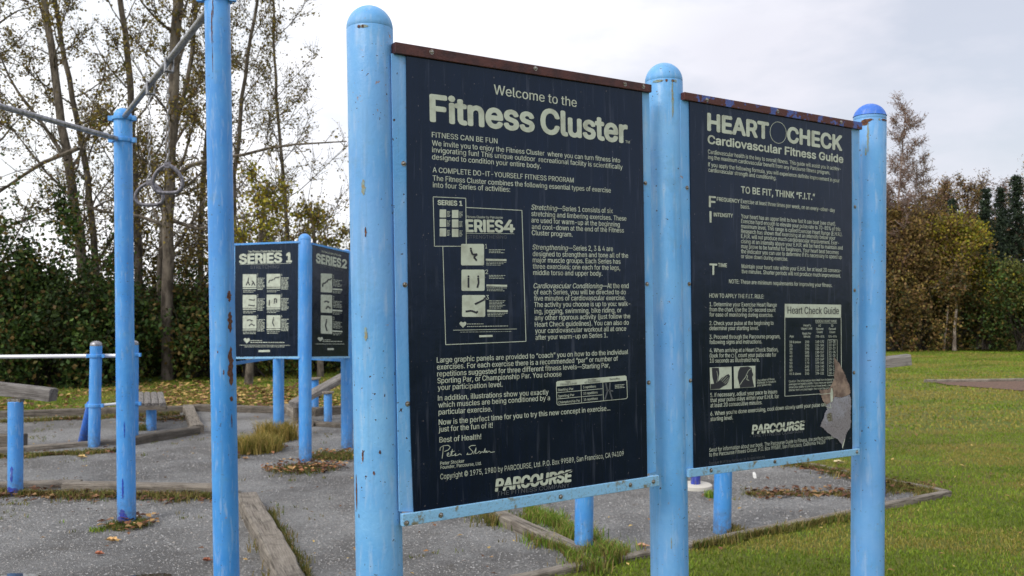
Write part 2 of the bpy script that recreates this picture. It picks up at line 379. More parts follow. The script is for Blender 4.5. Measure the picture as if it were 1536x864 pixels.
x, y = scat(230000, -9, 17, 9.5, 26, lambda x, y: notgrav(x, y) & ~inpoly(x, y, SAND))
o = blades('lawn_grass', np.c_[x, y, lawn_z(x, y)], .032, .016, lawncols(x, y), 1.0); tag(o, 'green and straw coloured lawn stretching to the trees', 'grass', kind='stuff')
# gravel stones
def pebbles(name, x, y, s0, s1):
    n = len(x); s = rng.uniform(s0, s1, n) ** 1.0; az = rng.uniform(0, 6.28, n)
    base = np.array([[1, 0, 0], [0, 1, 0], [-1, 0, 0], [0, -1, 0], [0, 0, .8], [.5, .5, .45], [-.6, .3, .5]]) 
    base = np.array([[1, .1, 0], [.2, 1, 0], [-1, .2, 0], [-.1, -1, 0], [.1, .1, .75]])
    B = base[None] * rng.uniform(.6, 1.25, (n, 5, 3)); c, s_ = np.cos(az)[:, None], np.sin(az)[:, None]
    V = np.stack([(B[..., 0] * c - B[..., 1] * s_), (B[..., 0] * s_ + B[..., 1] * c), B[..., 2] - .1], -1) * s[:, None, None]
    V += np.stack([x, y, np.zeros(n)], -1)[:, None]
    b = np.arange(n)[:, None] * 5; T = np.concatenate([b + [0, 1, 4], b + [1, 2, 4], b + [2, 3, 4], b + [3, 0, 4]])
    cl = 1.18 * pick([(132, 131, 130), (110, 109, 108), (155, 154, 152), (92, 91, 90), (142, 136, 130), (124, 123, 122), (118, 116, 115), (138, 137, 135)], n)
    return npobj(name, V.reshape(-1, 3), T, M_peb, None, np.concatenate([cl] * 4))
x, y = scat(300000, -6, 4, 3.2, 12.5, lambda x, y: inpoly(x, y, GRAVEL) & infov(x, y))
k = rng.uniform(0, 1, len(x)) < np.clip(1.5 - y / 9, .2, 1); x, y = x[k], y[k]
tag(pebbles('gravel_stones', x, y, .0025, .0068), 'loose grey crushed stones covering the yard', 'gravel', kind='stuff')
x, y = scat(16000, -6, 4, 3.4, 9, lambda x, y: inpoly(x, y, GRAVEL) & infov(x, y)); k = fbm(x, y, 1.6, 12) + rng.normal(0, .5, len(x)) > .6; x, y = x[k], y[k]
tag(pebbles('gravel_stones', x, y, .006, .013), 'scattered larger stones lying on the crushed gravel', 'gravel', kind='stuff')
# leaf litter
def leaves(name, P, size, cols, m, parent=None, flat=False, asp=.62):
    n = len(P); s = size * rng.uniform(.6, 1.25, n)
    if flat:
        az = rng.uniform(0, 6.28, n); a = np.c_[np.cos(az), np.sin(az), rng.normal(0, .22, n)]; q = np.c_[-np.sin(az), np.cos(az), rng.normal(0, .25, n)]
    else:
        a = rng.normal(0, 1, (n, 3)); a /= np.linalg.norm(a, axis=1)[:, None]; r = rng.normal(0, 1, (n, 3)); q = np.cross(a, r); q /= np.linalg.norm(q, axis=1)[:, None] + 1e-9
    up = np.cross(a, q)
    V = np.stack([P - a * s[:, None] * .5, P + q * (s * asp * .5)[:, None] + up * (s * .12)[:, None], P + a * s[:, None] * .5, P - q * (s * asp * .5)[:, None] + up * (s * .12)[:, None]], 1).reshape(-1, 3)
    b = np.arange(n)[:, None] * 4; T = np.concatenate([b + [0, 1, 2], b + [0, 2, 3]])
    return npobj(name, V, T, m, parent, np.concatenate([cols] * 2))
LIT = [(168, 138, 84), (140, 104, 66), (112, 78, 54), (190, 162, 98), (96, 68, 48), (150, 120, 84)]
x, y = scat(9000, -8, 1.0, 10.5, 16, notgrav)
k = fbm(x, y, .9, 8) + rng.normal(0, .6, len(x)) > -.2; x, y = x[k], y[k]
o = leaves('leaf_litter', np.c_[x, y, lawn_z(x, y) + .04], .085, pick(LIT, len(x)), M_litter, flat=True); tag(o, 'carpet of dry fallen leaves on the grass under the trees', 'leaf litter', kind='stuff')
x, y = scat(900, -6, 8, 3.5, 11, lambda x, y: infov(x, y))
o = leaves('leaf_litter', np.c_[x, y, np.full(len(x), .02)], .035, pick(LIT, len(x)), M_litter, flat=True); tag(o, 'few small dry leaf bits dropped over gravel and lawn', 'leaf litter', kind='stuff')

# ------------------------------------------------------------------ timbers
def beam(name, p0, p1, w, h, m, label=None, cat=None, group=None, parent=None, warp=.004, sag=0):
    """local X runs along the beam; top centre line from p0 to p1; w across, h down"""
    p0, p1 = Vector(p0), Vector(p1); d = p1 - p0; L = d.length; X_ = d.normalized(); Y_ = Vector((0, 0, 1)).cross(X_).normalized(); Z_ = X_.cross(Y_)
    n = max(2, int(L / .15)); rd = random.Random(hash((round(p0.x, 2), round(p0.y, 2))) & 0xffff)
    vs = []; fs = []; ph = rd.uniform(0, 6)
    for i in range(n + 1):
        x = L * i / n; o1 = warp * math.sin(x * 2.1 + ph) + rd.uniform(-1, 1) * warp * .5; o2 = warp * math.cos(x * 1.7 + ph)
        c = .012 if w > .07 else .004
        for yy, zz in ((-w / 2, -h), (-w / 2, -c), (-w / 2 + c, 0), (w / 2 - c, 0), (w / 2, -c), (w / 2, -h)):
            vs.append((x + (rd.uniform(-.006, .006) if i in (0, n) else 0), yy + o1 + rd.uniform(-1, 1) * warp * .3, zz + o2 * .6 + rd.uniform(-1, 1) * warp * .3))
    for i in range(n):
        for j in range(6):
            j2_ = (j + 1) % 6; fs.append((i * 6 + j, (i + 1) * 6 + j, (i + 1) * 6 + j2_, i * 6 + j2_))
    fs += [tuple(range(6)), tuple(range(n * 6 + 5, n * 6 - 1, -1))]
    me = bpy.data.meshes.new(name); me.from_pydata(vs, [], fs); me.materials.append(m)
    o = bpy.data.objects.new(name, me); COL.objects.link(o)
    mw = Matrix(((X_.x, Y_.x, Z_.x, p0.x), (X_.y, Y_.y, Z_.y, p0.y), (X_.z, Y_.z, Z_.z, p0.z), (0, 0, 0, 1)))
    if parent: o.parent = parent; mw = Matrix.Translation(-ORG[parent.name]) @ mw
    o.matrix_local = mw
    if not parent: o.matrix_world = mw
    ORG[o.name] = p0
    if label: tag(o, label, cat, group)
    return o
TG = 'timbers edging the gravel beds'
def timber(a, b, label, h=.09, w=.13, m=None, dig=.06, h2=None):
    beam('edging_timber', G(*a, h), G(*b, h if h2 is None else h2), w, h + dig, m or M_timber, label, 'timber', TG, warp=.009)
timber((372, 738), (455, 905), 'thick split grey timber running towards the viewer beside the tall blue pole', .085, .14)
timber((352, 726), (98, 724), 'pale timber lying across behind the ring pole, its left end tapering out', .07, .11)
timber((122, 719), (-90, 727), 'low timber at the left edge behind the post with the slanted beam', .05, .10)
timber((296, 639), (190, 656), 'timber of the left bed just right of the ring pole', .085, .10, M_timber2)
timber((186, 657), (-60, 677), 'long low timber along the near side of the left bed', .05, .09)
timber((281, 607), (297, 637), 'short pale timber closing the right end of the left bed', .09, .13)
timber((276, 609), (-140, 620), 'long dark timber along the far side of the left bed under the leafy grass', .08, .12, M_timber2)
timber((445, 611), (292, 607), 'dark timber along the far edge of the gravel behind the small notice kiosk', .08, .12, M_timber2)
timber((545, 606), (470, 612), 'dark far timber right of the small notice kiosk beyond the slanted board', .10, .12, M_timber2)
timber((428, 606), (462, 630), 'brown timber running from the far edge towards the small notice kiosk', .08, .12)
timber((463, 631), (540, 636), 'brown timber beside the two short capped blue posts', .05, .13, M_timber2)
timber((742, 762), (905, 838), 'weathered timber half buried in tall grass under the big welcome board', .075, .095, h2=.025)
timber((770, 866), (925, 833), 'timber meeting the grassy timber under the middle of the big sign', .022, .07)
timber((928, 833), (1210, 779), 'long thin timber between gravel and mown lawn below the heart board', .022, .06)
timber((1212, 778), (1424, 737), 'thin timber at the right running to the far corner of the gravel', .022, .055)
timber((1421, 735), (1240, 699), 'thin timber running back from the right corner of the gravel', .028, .055)
timber((1237, 698), (1080, 674), 'far thin timber seen under the lower edge of the heart board', .028, .055)
timber((1388, 569), (1700, 565), 'far grey timber bordering the brown mulch bed on the lawn', .045, .08)
timber((36, 652), (-120, 652), 'dark damp timber block at the left edge beside the blue post', .14, .14, M_timber2)

# weeds along timbers
def weeds(name, a, b, n, wid, h, cols, label, bw=.006, litter=0, lean=.7):
    a, b = G(*a), G(*b); t_ = rng.uniform(0, 1, n) ; d = (b - a).normalized(); q = Vector((-d.y, d.x, 0))
    cl = np.clip(.5 + .6 * np.sin(t_ * 17 + n) + rng.normal(0, .3, n), .05, 1.2)
    off = rng.normal(0, wid / 2, n) * cl
    P = np.array(a)[None] + np.outer(t_, np.array(b - a)) + np.outer(off, np.array(q)); P[:, 2] = 0
    o = blades(name, P, h, bw, pick(cols, n), lean); tag(o, label, 'weeds', kind='stuff')
    if litter:
        t2 = rng.uniform(0, 1, litter); P = np.array(a)[None] + np.outer(t2, np.array(b - a)) + np.outer(rng.normal(0, wid * .7, litter), np.array(q)); P[:, 2] = rng.uniform(.005, .03, litter)
        tag(leaves('leaf_litter', P, .05, pick([(120, 84, 62), (98, 66, 50), (142, 112, 78), (80, 58, 44)], litter), M_litter, flat=True), 'dead leaves caught in the ' + label.split(' with')[0], 'leaf litter', kind='stuff')
GR = [(104, 118, 52), (88, 104, 44), (130, 126, 66), (116, 112, 60)]; DRY = [(160, 142, 88), (138, 120, 72), (120, 112, 62), (104, 106, 54)]; FRESH = [(108, 140, 44), (124, 152, 56), (92, 122, 40), (148, 156, 74)]
weeds('weeds', (-60, 742), (330, 748), 3600, .16, .055, DRY + GR + [(96, 70, 50)], 'mossy weeds along the timber at the ring pole with dead leaves', litter=420)
weeds('weeds', (-60, 690), (180, 678), 2200, .12, .05, DRY + GR, 'thin green strip along the near timber of the left bed', litter=80)
weeds('weeds', (755, 780), (905, 862), 2400, .12, .065, DRY + FRESH, 'dry grass on the near side of the half buried timber')
weeds('weeds', (790, 768), (925, 838), 2800, .14, .085, FRESH + DRY[:1], 'fresh green grass behind the half buried timber')
weeds('weeds', (735, 772), (742, 790), 500, .14, .09, DRY + GR, 'small grass clump at the timber end under the sign')
weeds('weeds', (385, 765), (425, 900), 1300, .08, .07, DRY, 'dry grass in the angle between tall blue pole and split timber')
weeds('weeds', (404, 770), (470, 880), 900, .07, .05, DRY + GR, 'sparse grass on the right side of the split timber')
weeds('weeds', (1120, 742), (1290, 742), 1300, .13, .03, DRY, 'brown weeds crossing the gravel under the heart board', litter=160)
weeds('weeds', (1290, 726), (1405, 742), 2600, .25, .035, DRY + GR, 'mixed weeds inside the far right corner of the gravel')
weeds('weeds', (1150, 690), (1400, 738), 2600, .16, .05, DRY + GR, 'reddish weeds along the far right timber', litter=260)
weeds('weeds', (1040, 822), (1280, 776), 1500, .05, .05, DRY + GR, 'ragged grass edge along the lawn timber')
weeds('weeds', (0, 634), (270, 622), 2600, .16, .06, GR + DRY, 'grass growing inside the far timber of the left bed', litter=200)
weeds('weeds', (200, 632), (280, 628), 300, .2, .05, GR, 'bits of grass inside the left bed', litter=200)
def tuft(px, py, rad, n, h, cols, label, leafn=0, lean=.7, sq=1.0):
    c = G(px, py); a = rng.uniform(0, 6.28, n); r = rad * np.sqrt(rng.uniform(0, 1, n)) * rng.uniform(.6, 1.1, n)
    t = thing('grass_tuft', (c.x, c.y, 0), label, 'grass tuft')
    P = np.c_[c.x + r * np.cos(a), c.y + r * np.sin(a) * sq, np.zeros(n)]
    blades('blades', P, h, .006, pick(cols, n), lean, parent=t)
    if leafn:
        a = rng.uniform(0, 6.28, leafn); r = rad * 1.2 * np.sqrt(rng.uniform(0, 1, leafn))
        leaves('dead_leaves', np.c_[c.x + r * np.cos(a), c.y + r * np.sin(a) * sq, rng.uniform(.01, .05, leafn)], .05, pick([(120, 80, 58), (150, 104, 72), (86, 60, 46), (176, 140, 92)], leafn), M_litter, parent=t, flat=True)
tuft(384, 676, .26, 2600, .17, [(190, 166, 96), (168, 146, 84), (142, 132, 64), (120, 122, 50)], 'tall dry yellow grass tuft in front of the rear kiosk post', 40)
tuft(415, 660, .22, 1500, .22, [(186, 160, 90), (150, 134, 70), (124, 120, 54)], 'tall straw coloured tuft round the rear kiosk post', 20)
tuft(455, 704, .30, 1500, .035, GR + [(110, 80, 60)], 'low weedy mat with red leaves at the front kiosk post', 220, sq=.8)
tuft(508, 686, .28, 1500, .06, GR + DRY, 'low green tuft at the right kiosk post', 90, sq=.8)
tuft(192, 789, .15, 700, .04, GR, 'small weed patch at the foot of the ring pole', 60)
tuft(148, 796, .06, 90, .03, FRESH, 'tiny sprigs left of the ring pole foot')
tuft(1070, 745, .07, 350, .05, FRESH, 'small bright tuft beside the white concrete foot')
tuft(1095, 798, .10, 350, .05, DRY, 'dry tuft at the foot of the short post under the heart board')
tuft(905, 838, .13, 600, .09, FRESH + DRY, 'green tuft round the short post under the welcome board')
tuft(212, 645, .10, 260, .08, GR, 'small clump in front of the low slatted bench')
tuft(345, 688, .10, 200, .05, DRY, 'little dry clump just right of the tall blue pole')
x, y = scat(5200, -6, 4, 3.4, 11, lambda x, y: inpoly(x, y, GRAVEL) & infov(x, y))
k = fbm(x, y, 2.2, 4) + .6 * fbm(x, y, 5.0, 6) > .95; x, y = x[k], y[k]
xx = np.repeat(x, 6) + rng.normal(0, .015, len(x) * 6); yy = np.repeat(y, 6) + rng.normal(0, .015, len(x) * 6)
o = blades('weeds', np.c_[xx, yy, np.zeros(len(xx))], .03, .005, pick(DRY + GR + FRESH[:1], len(xx)), 1.0); tag(o, 'scattered sprigs of weed coming up through the gravel', 'weeds', kind='stuff')
# single leaves
def leaf1(px, py, s, c, label, rot=0.):
    p = G(px, py); mb = MB(); r = random.Random(int(px)); pts = []
    for i in range(14):
        t = 2 * PI * i / 14; rad = s * (.75 + .25 * math.cos(5 * t)) * (1 if i else 1.25)
        pts.append((p.x + rad * math.cos(t + rot), p.y + rad * math.sin(t + rot) * .8, .012 + .35 * s * abs(math.sin(t)) + r.uniform(0, .006)))
    mb.add([(p.x, p.y, .008)] + pts, [(0, i + 1, (i + 1) % 14 + 1) for i in range(14)])
    m = bpy.data.materials.get('leaf_%d_%d_%d' % c) or mat('leaf_%d_%d_%d' % c, srgb(*c), .8)[0]
    tag(obj('fallen_leaf', mb, m), label, 'leaf')
leaf1(168, 814, .045, (205, 165, 110), 'pale tan leaf on the gravel below the ring pole')
leaf1(148, 834, .03, (178, 112, 84), 'small orange leaf on the gravel left of the puddle')
leaf1(368, 690, .035, (176, 140, 104), 'light brown leaf on the gravel near the tall blue pole')
leaf1(310, 844, .03, (140, 84, 62), 'red brown leaf beside the foot of the tall blue pole')
leaf1(1290, 852, .045, (150, 92, 66), 'rusty leaf in the grass against the right sign post')
leaf1(963, 823, .04, (186, 146, 116), 'pinkish tan leaf on gravel left of the middle sign post')
leaf1(122, 688, .05, (200, 170, 112), 'yellow leaf on the gravel by the left timber')
leaf1(1258, 696, .05, (205, 190, 150), 'straw coloured leaf on the lawn beyond the heart board')

# ------------------------------------------------------------------ posts
D = .1143; RP = D / 2
def post_mesh(mb, base, top, r=RP, dome=True, n=40, domeh=None):
    base, top = Vector(base), Vector(top); ax = (top - base); L = ax.length; dh = domeh or r
    prof = [(r, -.05)] + [(r, L * i / 8) for i in range(1, 8)]
    if dome:
        prof += [(r, L - dh - .004), (r * .985, L - dh - .002), (r, L - dh)]
        prof += [(r * math.cos(a), L - dh + dh * math.sin(a)) for a in [PI / 2 * k / 10 for k in range(1, 10)]] + [(r * .03, L)]
    else: prof += [(r, L - .003), (r - .003, L)]
    mb.lathe(prof, base, ax, n); return mb
def cyl_patch(base, top, r, ang, t0, t1, wid, seed, lift=.0006):
    """irregular patch lying on a post: ang azimuth (deg, -90 faces the camera), t0..t1 metres up, wid metres"""
    base, top = Vector(base), Vector(top); ax = (top - base).normalized(); rd = random.Random(seed); n = 14
    t1 = min(t1, (top - base).length - r - .006); t0 = min(t0, t1 - .008)
    a0 = math.radians(ang); L = []; Rr = []
    for i in range(n + 1):
        t = t0 + (t1 - t0) * i / n; k = math.sin(PI * i / n) ** .5; wl = wid * .5 * k * rd.uniform(.4, 1.15); wr = wid * .5 * k * rd.uniform(.4, 1.15)
        L.append((t, a0 - wl / r)); Rr.append((t, a0 + wr / r))
    vs = []
    for (t, al), (_, ar) in zip(L, Rr):
        for q in range(5):
            a = al + (ar - al) * q / 4; vs.append(base + ax * t + Vector((math.cos(a), math.sin(a), 0)) * (r + lift))
    fs = [(i * 5 + q, i * 5 + q + 1, i * 5 + q + 6, i * 5 + q + 5) for i in range(n) for q in range(4)]
    mb = MB(); mb.add(vs, fs); return mb
def post_thing(name, px, py, h, label, cat='post', r=RP, m=None, dome=True, group=None, capm=None, lean=(0, 0)):
    b = G(px, py); t = thing(name, b, label, cat, group)
    mb = MB(); post_mesh(mb, b, b + Vector((lean[0], lean[1], h)), r, dome); obj('shaft', mb, m or M_blue2, t, True)
    return t, b

# ------------------------------------------------------------------ the big sign
def board_plane(o, yaw, lean):
    n = Vector((math.sin(yaw), -math.cos(yaw), 0)); return Plane((o[0], o[1], o[2] + CAMZ), n * math.cos(lean) - Vector((0, 0, 1)) * math.sin(lean))
P1 = board_plane((-.2826, 2.132, .6364), .5632, -.011)
P2 = board_plane((.5259, 2.6379, .6318), .5569, .0034)
SIGN = thing('fitness_sign', (.4696, 2.675, 0), 'large three post blue sign with two navy boards, Fitness Cluster and Heart Check', 'sign')
def sign_post(px0, py0, px1, py1, y, toppx):
    a, b = Y(px0, py0, y), Y(px1, py1, y); d = (a - b) / (a.z - b.z)
    base = b - d * b.z; tp = Y(toppx[0], toppx[1], y); top = base + d * (tp.z + .0)
    mb = MB(); post_mesh(mb, base, top, RP, True, 56); o = obj('post', mb, M_blue, SIGN, True); return o, base, top
po1, b1, t1 = sign_post(554.9, 60, 569.4, 864, 2.160, (553.5, 9.5))
po2, b2, t2 = sign_post(995.6, 120, 1004.4, 864, 2.675, (995, 95))
po3, b3, t3 = sign_post(1304.6, 190, 1301.0, 864, 3.193, (1304, 156.5))
po3['label'] = 'right post with royal blue dome cap and rust below it'
# royal blue cap of the third post
mb = MB(); ax3 = (t3 - b3).normalized(); L3 = (t3 - b3).length; rc_ = RP + .0015
mb.lathe([(rc_, L3 - RP + .012)] + [(rc_ * math.cos(a), L3 - RP + rc_ * math.sin(a)) for a in [PI / 2 * k / 12 for k in range(2, 12)]] + [(.002, L3 + .0016)], b3, ax3, 48)
obj('dome_cap', mb, M_deep, po3, True)
for par, b, t, spots in ((po1, b1, t1, [(-96, 2.12, 2.135, .03, 1), (-100, 1.56, 1.585, .006, 0), (-104, 1.31, 1.345, .010, 1), (-118, 1.02, 1.05, .008, 0), (-90, .99, 1.0, .006, 0), (-75, 1.04, 1.05, .006, 0), (-104, 1.66, 1.70, .012, 1), (-108, 2.1, 2.112, .01, 0), (-98, 2.098, 2.112, .006, 0), (-145, .90, .99, .008, 0)]),
                         (po2, b2, t2, [(-72, 2.155 - .06, 2.12, .014, 0), (-74, 1.95, 2.09, .008, 1), (-118, 2.062, 2.074, .04, 1), (-112, 2.064, 2.072, .02, 0), (-92, 2.105, 2.113, .010, 0), (-94, .665, .70, .004, 1), (-92, .48, .53, .012, 0), (-64, 2.06, 2.075, .012, 1)]),
                         (po3, b3, t3, [(-112, 2.045, 2.075, .03, 0), (-128, 2.03, 2.06, .04, 0), (-60, 2.05, 2.075, .03, 0), (-40, 2.055, 2.07, .02, 0), (-118, 1.93, 2.04, .008, 1), (-125, 1.92, 1.95, .008, 1), (-78, 2.05, 2.06, .01, 1)])):
    for k, (an, z0, z1, w_, ms) in enumerate(spots):
        obj('rust_patch', cyl_patch(b, t, RP, an, z0, z1, w_, k * 7 + int(z0 * 100), .0006 + .0003 * (k % 3)), M_stain if ms else M_rust, par)

def quad_px(PL, pts, h0, h1, mb=None):
    """solid slab over pixel outline pts on a plane, from offset h0 to h1 (towards the viewer)"""
    mb = mb or MB(); base = [PL.at(*p) for p in pts]; n = len(base)
    lo = [p + PL.n * h0 for p in base]; hi = [p + PL.n * h1 for p in base]
    mb.add(lo + hi, [tuple(range(n - 1, -1, -1)), tuple(range(n, 2 * n))] + [(i, (i + 1) % n, n + (i + 1) % n, n + i) for i in range(n)]); return mb
def board(PL, panel_px, top_px, bot_px, lf_px, rf_px, topm, bolts_top, bolts_bot, bolts_l, bolts_r, label):
    pan = obj('panel', quad_px(PL, panel_px, -.004, 0), M_panel, SIGN); pan['label'] = label
    obj('top_rail', quad_px(PL, top_px, -.030, .007), topm, SIGN, bevel=.0015)
    bt = obj('bottom_rail', quad_px(PL, bot_px, -.010, .006), M_pale, SIGN, bevel=.0015)
    for q in (lf_px, rf_px): obj('side_flange', quad_px(PL, q, -.0085, -.0045), M_blue, SIGN, bevel=.001)
    for lst, h in ((bolts_top, .007), (bolts_bot, .006), (bolts_l, -.0045), (bolts_r, -.0045)):
        for p in lst:
            c = PL.at(*p); c = c + PL.n * h; mb = MB()
            mb.lathe([(.0065, -.001), (.0065, .0008)], c, PL.n, 16); mb.lathe([(.0042, .0008), (.004, .003), (.0025, .0042)], c, PL.n, 12)
            obj('bolt', mb, M_bolt, SIGN, True)
    return pan
pan1 = board(P1, [(609.7, 80), (609.9, 120), (611, 300), (613.5, 500), (616.5, 650), (621.2, 775), (971.2, 722), (969.6, 600), (967, 400), (964.5, 220), (963, 130)],
      [(591, 63.5), (975.4, 127.6), (975.4, 139.4), (591, 80.5)], [(602.4, 771), (986.8, 712.5), (987.2, 728), (603, 789.5)],
      [(588, 79), (611.5, 84), (623, 768), (600, 768)], [(962, 137), (975.5, 139), (986, 708), (969, 712)], M_rustrail,
      [(645.5, 79), (801, 103.7), (935, 127), (962.5, 130.5)], [(659.5, 772), (839, 744.5), (943.5, 727), (978, 722), (608, 784)],
      [(606.5, 245), (608.5, 427), (612.5, 606)], [(969.5, 274.5), (972, 426), (974.5, 574)], 'navy welcome board headed Fitness Cluster')
pan2 = board(P2, [(1034.4, 150), (1041.2, 706), (1278.6, 677), (1278, 300), (1277.3, 188)],
      [(1024.3, 138.3), (1291, 184), (1291, 195), (1024.3, 150)], [(1031.5, 703.5), (1287.6, 672.5), (1287.6, 682), (1031.5, 716)],
      [(1022, 149), (1036, 151), (1043, 702), (1026, 704)], [(1276.5, 191), (1291, 195), (1290.5, 671), (1277, 674)], M_rustblue,
      [(1058, 150.5), (1164, 167.5), (1259, 184)], [(1064.5, 705), (1283, 677.5), (1160, 692)],
      [(1032, 281.5), (1035.3, 426), (1037, 571)], [(1284, 310), (1283.5, 435.5), (1282.5, 559)], 'navy board headed Heart Check with a torn lower corner')

# ------------------------------------------------------------------ lettering
try:
    FONT = bpy.data.fonts.load(os.path.join(bpy.utils.system_resource('DATAFILES'), 'fonts', 'Inter.woff2'))
except Exception:
    FONT = None
_tc = {}
def text_geo(s, off=0.0, shear=0.0, space=1.0):
    """outlines of the lettering, overlapping strokes merged by winding number"""
    s = s.replace('I', '\u0399'); k = (s, shear, space)
    if k in _tc: return _tc[k]
    cu = bpy.data.curves.new('t', 'FONT'); cu.body = s; cu.fill_mode = 'NONE' if hasattr(cu, 'fill_mode') else 'BOTH'
    if FONT: cu.font = FONT
    cu.shear = shear; cu.space_character = space; cu.resolution_u = 3
    ob = bpy.data.objects.new('t', cu); COL.objects.link(ob)
    dg = bpy.context.evaluated_depsgraph_get(); me = bpy.data.meshes.new_from_object(ob.evaluated_get(dg))
    v = np.zeros(len(me.vertices) * 3, np.float32); me.vertices.foreach_get('co', v); v = v.reshape(-1, 3)
    nx = {}
    for e in me.edges: a, b = e.vertices; nx.setdefault(a, []).append(b); nx.setdefault(b, []).append(a)
    seen = set(); loops = []
    for a in range(len(v)):
        if a in seen or a not in nx: continue
        lp = [a]; seen.add(a); prev = a; cur = a + 1 if (a + 1) in nx[a] else nx[a][0]
        while cur not in seen:
            lp.append(cur); seen.add(cur); q = [z for z in nx[cur] if z not in seen]
            if not q: break
            cur = q[0]
        if len(lp) > 2: loops.append(lp)
    bpy.data.objects.remove(ob); bpy.data.curves.remove(cu); bpy.data.meshes.remove(me)
    P = []; F = []; sg = []
    for lp in loops:
        pts = [Vector((float(v[i, 0]), float(v[i, 1]))) for i in lp]
        ar = sum(pts[i].x * pts[(i + 1) % len(pts)].y - pts[(i + 1) % len(pts)].x * pts[i].y for i in range(len(pts)))
        if ar < 0: pts.reverse()
        F.append(list(range(len(P), len(P) + len(pts)))); P += pts; sg.append(1 if ar > 0 else -1)
    if not P: _tc[k] = (np.zeros((0, 3)), []); return _tc[k]
    if '&' in s:        # strokes that cross themselves: winding number of every triangle
        E = [(f[i], f[(i + 1) % len(f)]) for f in F for i in range(len(f))]; D_ = [sg[j] for j, f in enumerate(F) for _ in f]
        ov, oe, of, _, _, oo = delaunay_2d_cdt(P, E, [], 0, 1e-6); A = np.array([P[a] for a, b in E]); B = np.array([P[b] for a, b in E]); D_ = np.array(D_)
        keep = []
        for f in of:
            c = sum((ov[i] for i in f), Vector((0, 0))) / len(f)
            up = (A[:, 1] <= c.y) & (B[:, 1] > c.y); dn = (A[:, 1] > c.y) & (B[:, 1] <= c.y)
            cr = (B[:, 0] - A[:, 0]) * (c.y - A[:, 1]) - (c.x - A[:, 0]) * (B[:, 1] - A[:, 1])
            if (D_ * ((up & (cr > 0)).astype(int) - (dn & (cr < 0)).astype(int))).sum() != 0: keep.append(tuple(f))
        _tc[k] = (np.array([(p.x, p.y, 0) for p in ov]), keep); return _tc[k]
    ov, oe, of, _, _, oo = delaunay_2d_cdt(P, [], F, 1, 1e-6)
    keep = [tuple(f) for f, src in zip(of, oo) if sum(sg[i] for i in set(src)) != 0]
    _tc[k] = (np.array([(p.x, p.y, 0) for p in ov]), keep); return _tc[k]
CAP = max(text_geo('H')[0][:, 1])
def put_text(mb, PL, s, a, b, cap, off=0.0, shear=0.0, h=.0007, space=1.0, fit=True):
    v, f = text_geo(s, 0.0, shear, space)
    if not len(v): return
    n_c = 2 if 0 < off < .02 else (8 if off >= .02 else 1); off = off * .8
    A, B = PL.at(*a), PL.at(*b); T = PL.at(a[0], a[1] - cap); size = (T - A).length / CAP
    u = (B - A); Wm = u.length; u.normalize(); w = PL.n.cross(u).normalized()
    if w.z < 0: w = -w
    x0, x1 = v[:, 0].min(), v[:, 0].max(); sx = Wm / (x1 - x0) if fit else size
    A, u, w, nn = (np.array(q) for q in (A, u, w, PL.n))
    for k in range(n_c):
        if n_c == 2: ox, oy = (-off, off)[k] * size * .8, 0.0
        elif n_c == 8: ox, oy = off * size * math.cos(k * PI / 4), off * size * math.sin(k * PI / 4) * .7
        else: ox = oy = 0.0
        P = A + np.outer((v[:, 0] - x0) * sx + ox, u) + np.outer(v[:, 1] * size + oy, w) + nn * (h + k * .00004)
        mb.add(P.tolist(), f)
def lines_obj(name, parent, PL, rows, cap, off=.0, shear=0., m=None, h=.0007):
    mb = MB()
    for r in rows:
        put_text(mb, PL, r[0], r[1], r[2], r[3] if len(r) > 3 else cap, off, shear, h)
    return obj(name, mb, m or M_ink, parent)
def flat(mb, PL, pts, h=.0006):
    vs = [PL.at(*p) + PL.n * h for p in pts]; mb.add(vs, [tuple(range(len(vs)))])
def stroke(mb, PL, pts, w, h=.0008):
    """ribbon through pixel points, width w in pixels"""
    P = [np.array(p, float) for p in pts]
    for a, b in zip(P[:-1], P[1:]):
        d = b - a; L = np.linalg.norm(d)
        if L < 1e-6: continue
        q = np.array([-d[1], d[0]]) / L * w / 2; flat(mb, PL, [a - q, b - q, b + q, a + q], h)
def rrect(x0, y0, x1, y1, r=1.5, sk=(0, 0)):
    pts = []
    for cx, cy, a0 in ((x1 - r, y0 + r, -90), (x1 - r, y1 - r, 0), (x0 + r, y1 - r, 90), (x0 + r, y0 + r, 180)):
        for k in range(4):
            a = math.radians(a0 + 30 * k); x, y = cx + r * math.cos(a), cy + r * math.sin(a)
            pts.append((x, y + sk[0] * (x - x0)))
    return pts
def greek(mb, PL, x0, y0, x1, n, dy, w=.7, slope=0., seed=0):
    """rows of minute print, too small to read in the photograph"""
    r = random.Random(seed)
    for i in range(n):
        y = y0 + i * dy; x = x0; xe = x1 - (r.uniform(.0, .3) * (x1 - x0) if i % 3 else 0)
        while x < xe:
            l = r.uniform(1.5, 4.5); e = min(x + l, xe); stroke(mb, PL, [(x, y + slope * (x - x0)), (e, y + slope * (e - x0))], w, .0008); x = e + .7
L = lambda s, x0, y0, x1, y1, *c: (s, (x0, y0), (x1, y1)) + c
lines_obj('welcome_line', pan1, P1, [L('Welcome to the', 740.6, 141.1, 864.8, 160.8)], 14.5, .012)
lines_obj('headline', pan1, P1, [L('Fitness', 646.8, 181.2, 800, 197.2, 38.5)], 41, .043)
lines_obj('headline', pan1, P1, [L('Cluster', 812.5, 198.8, 940, 214, 35.5), ], 38, .043)
lines_obj('trademark', pan1, P1, [L('TM', 938, 214.6, 944.5, 215.5)], 4)
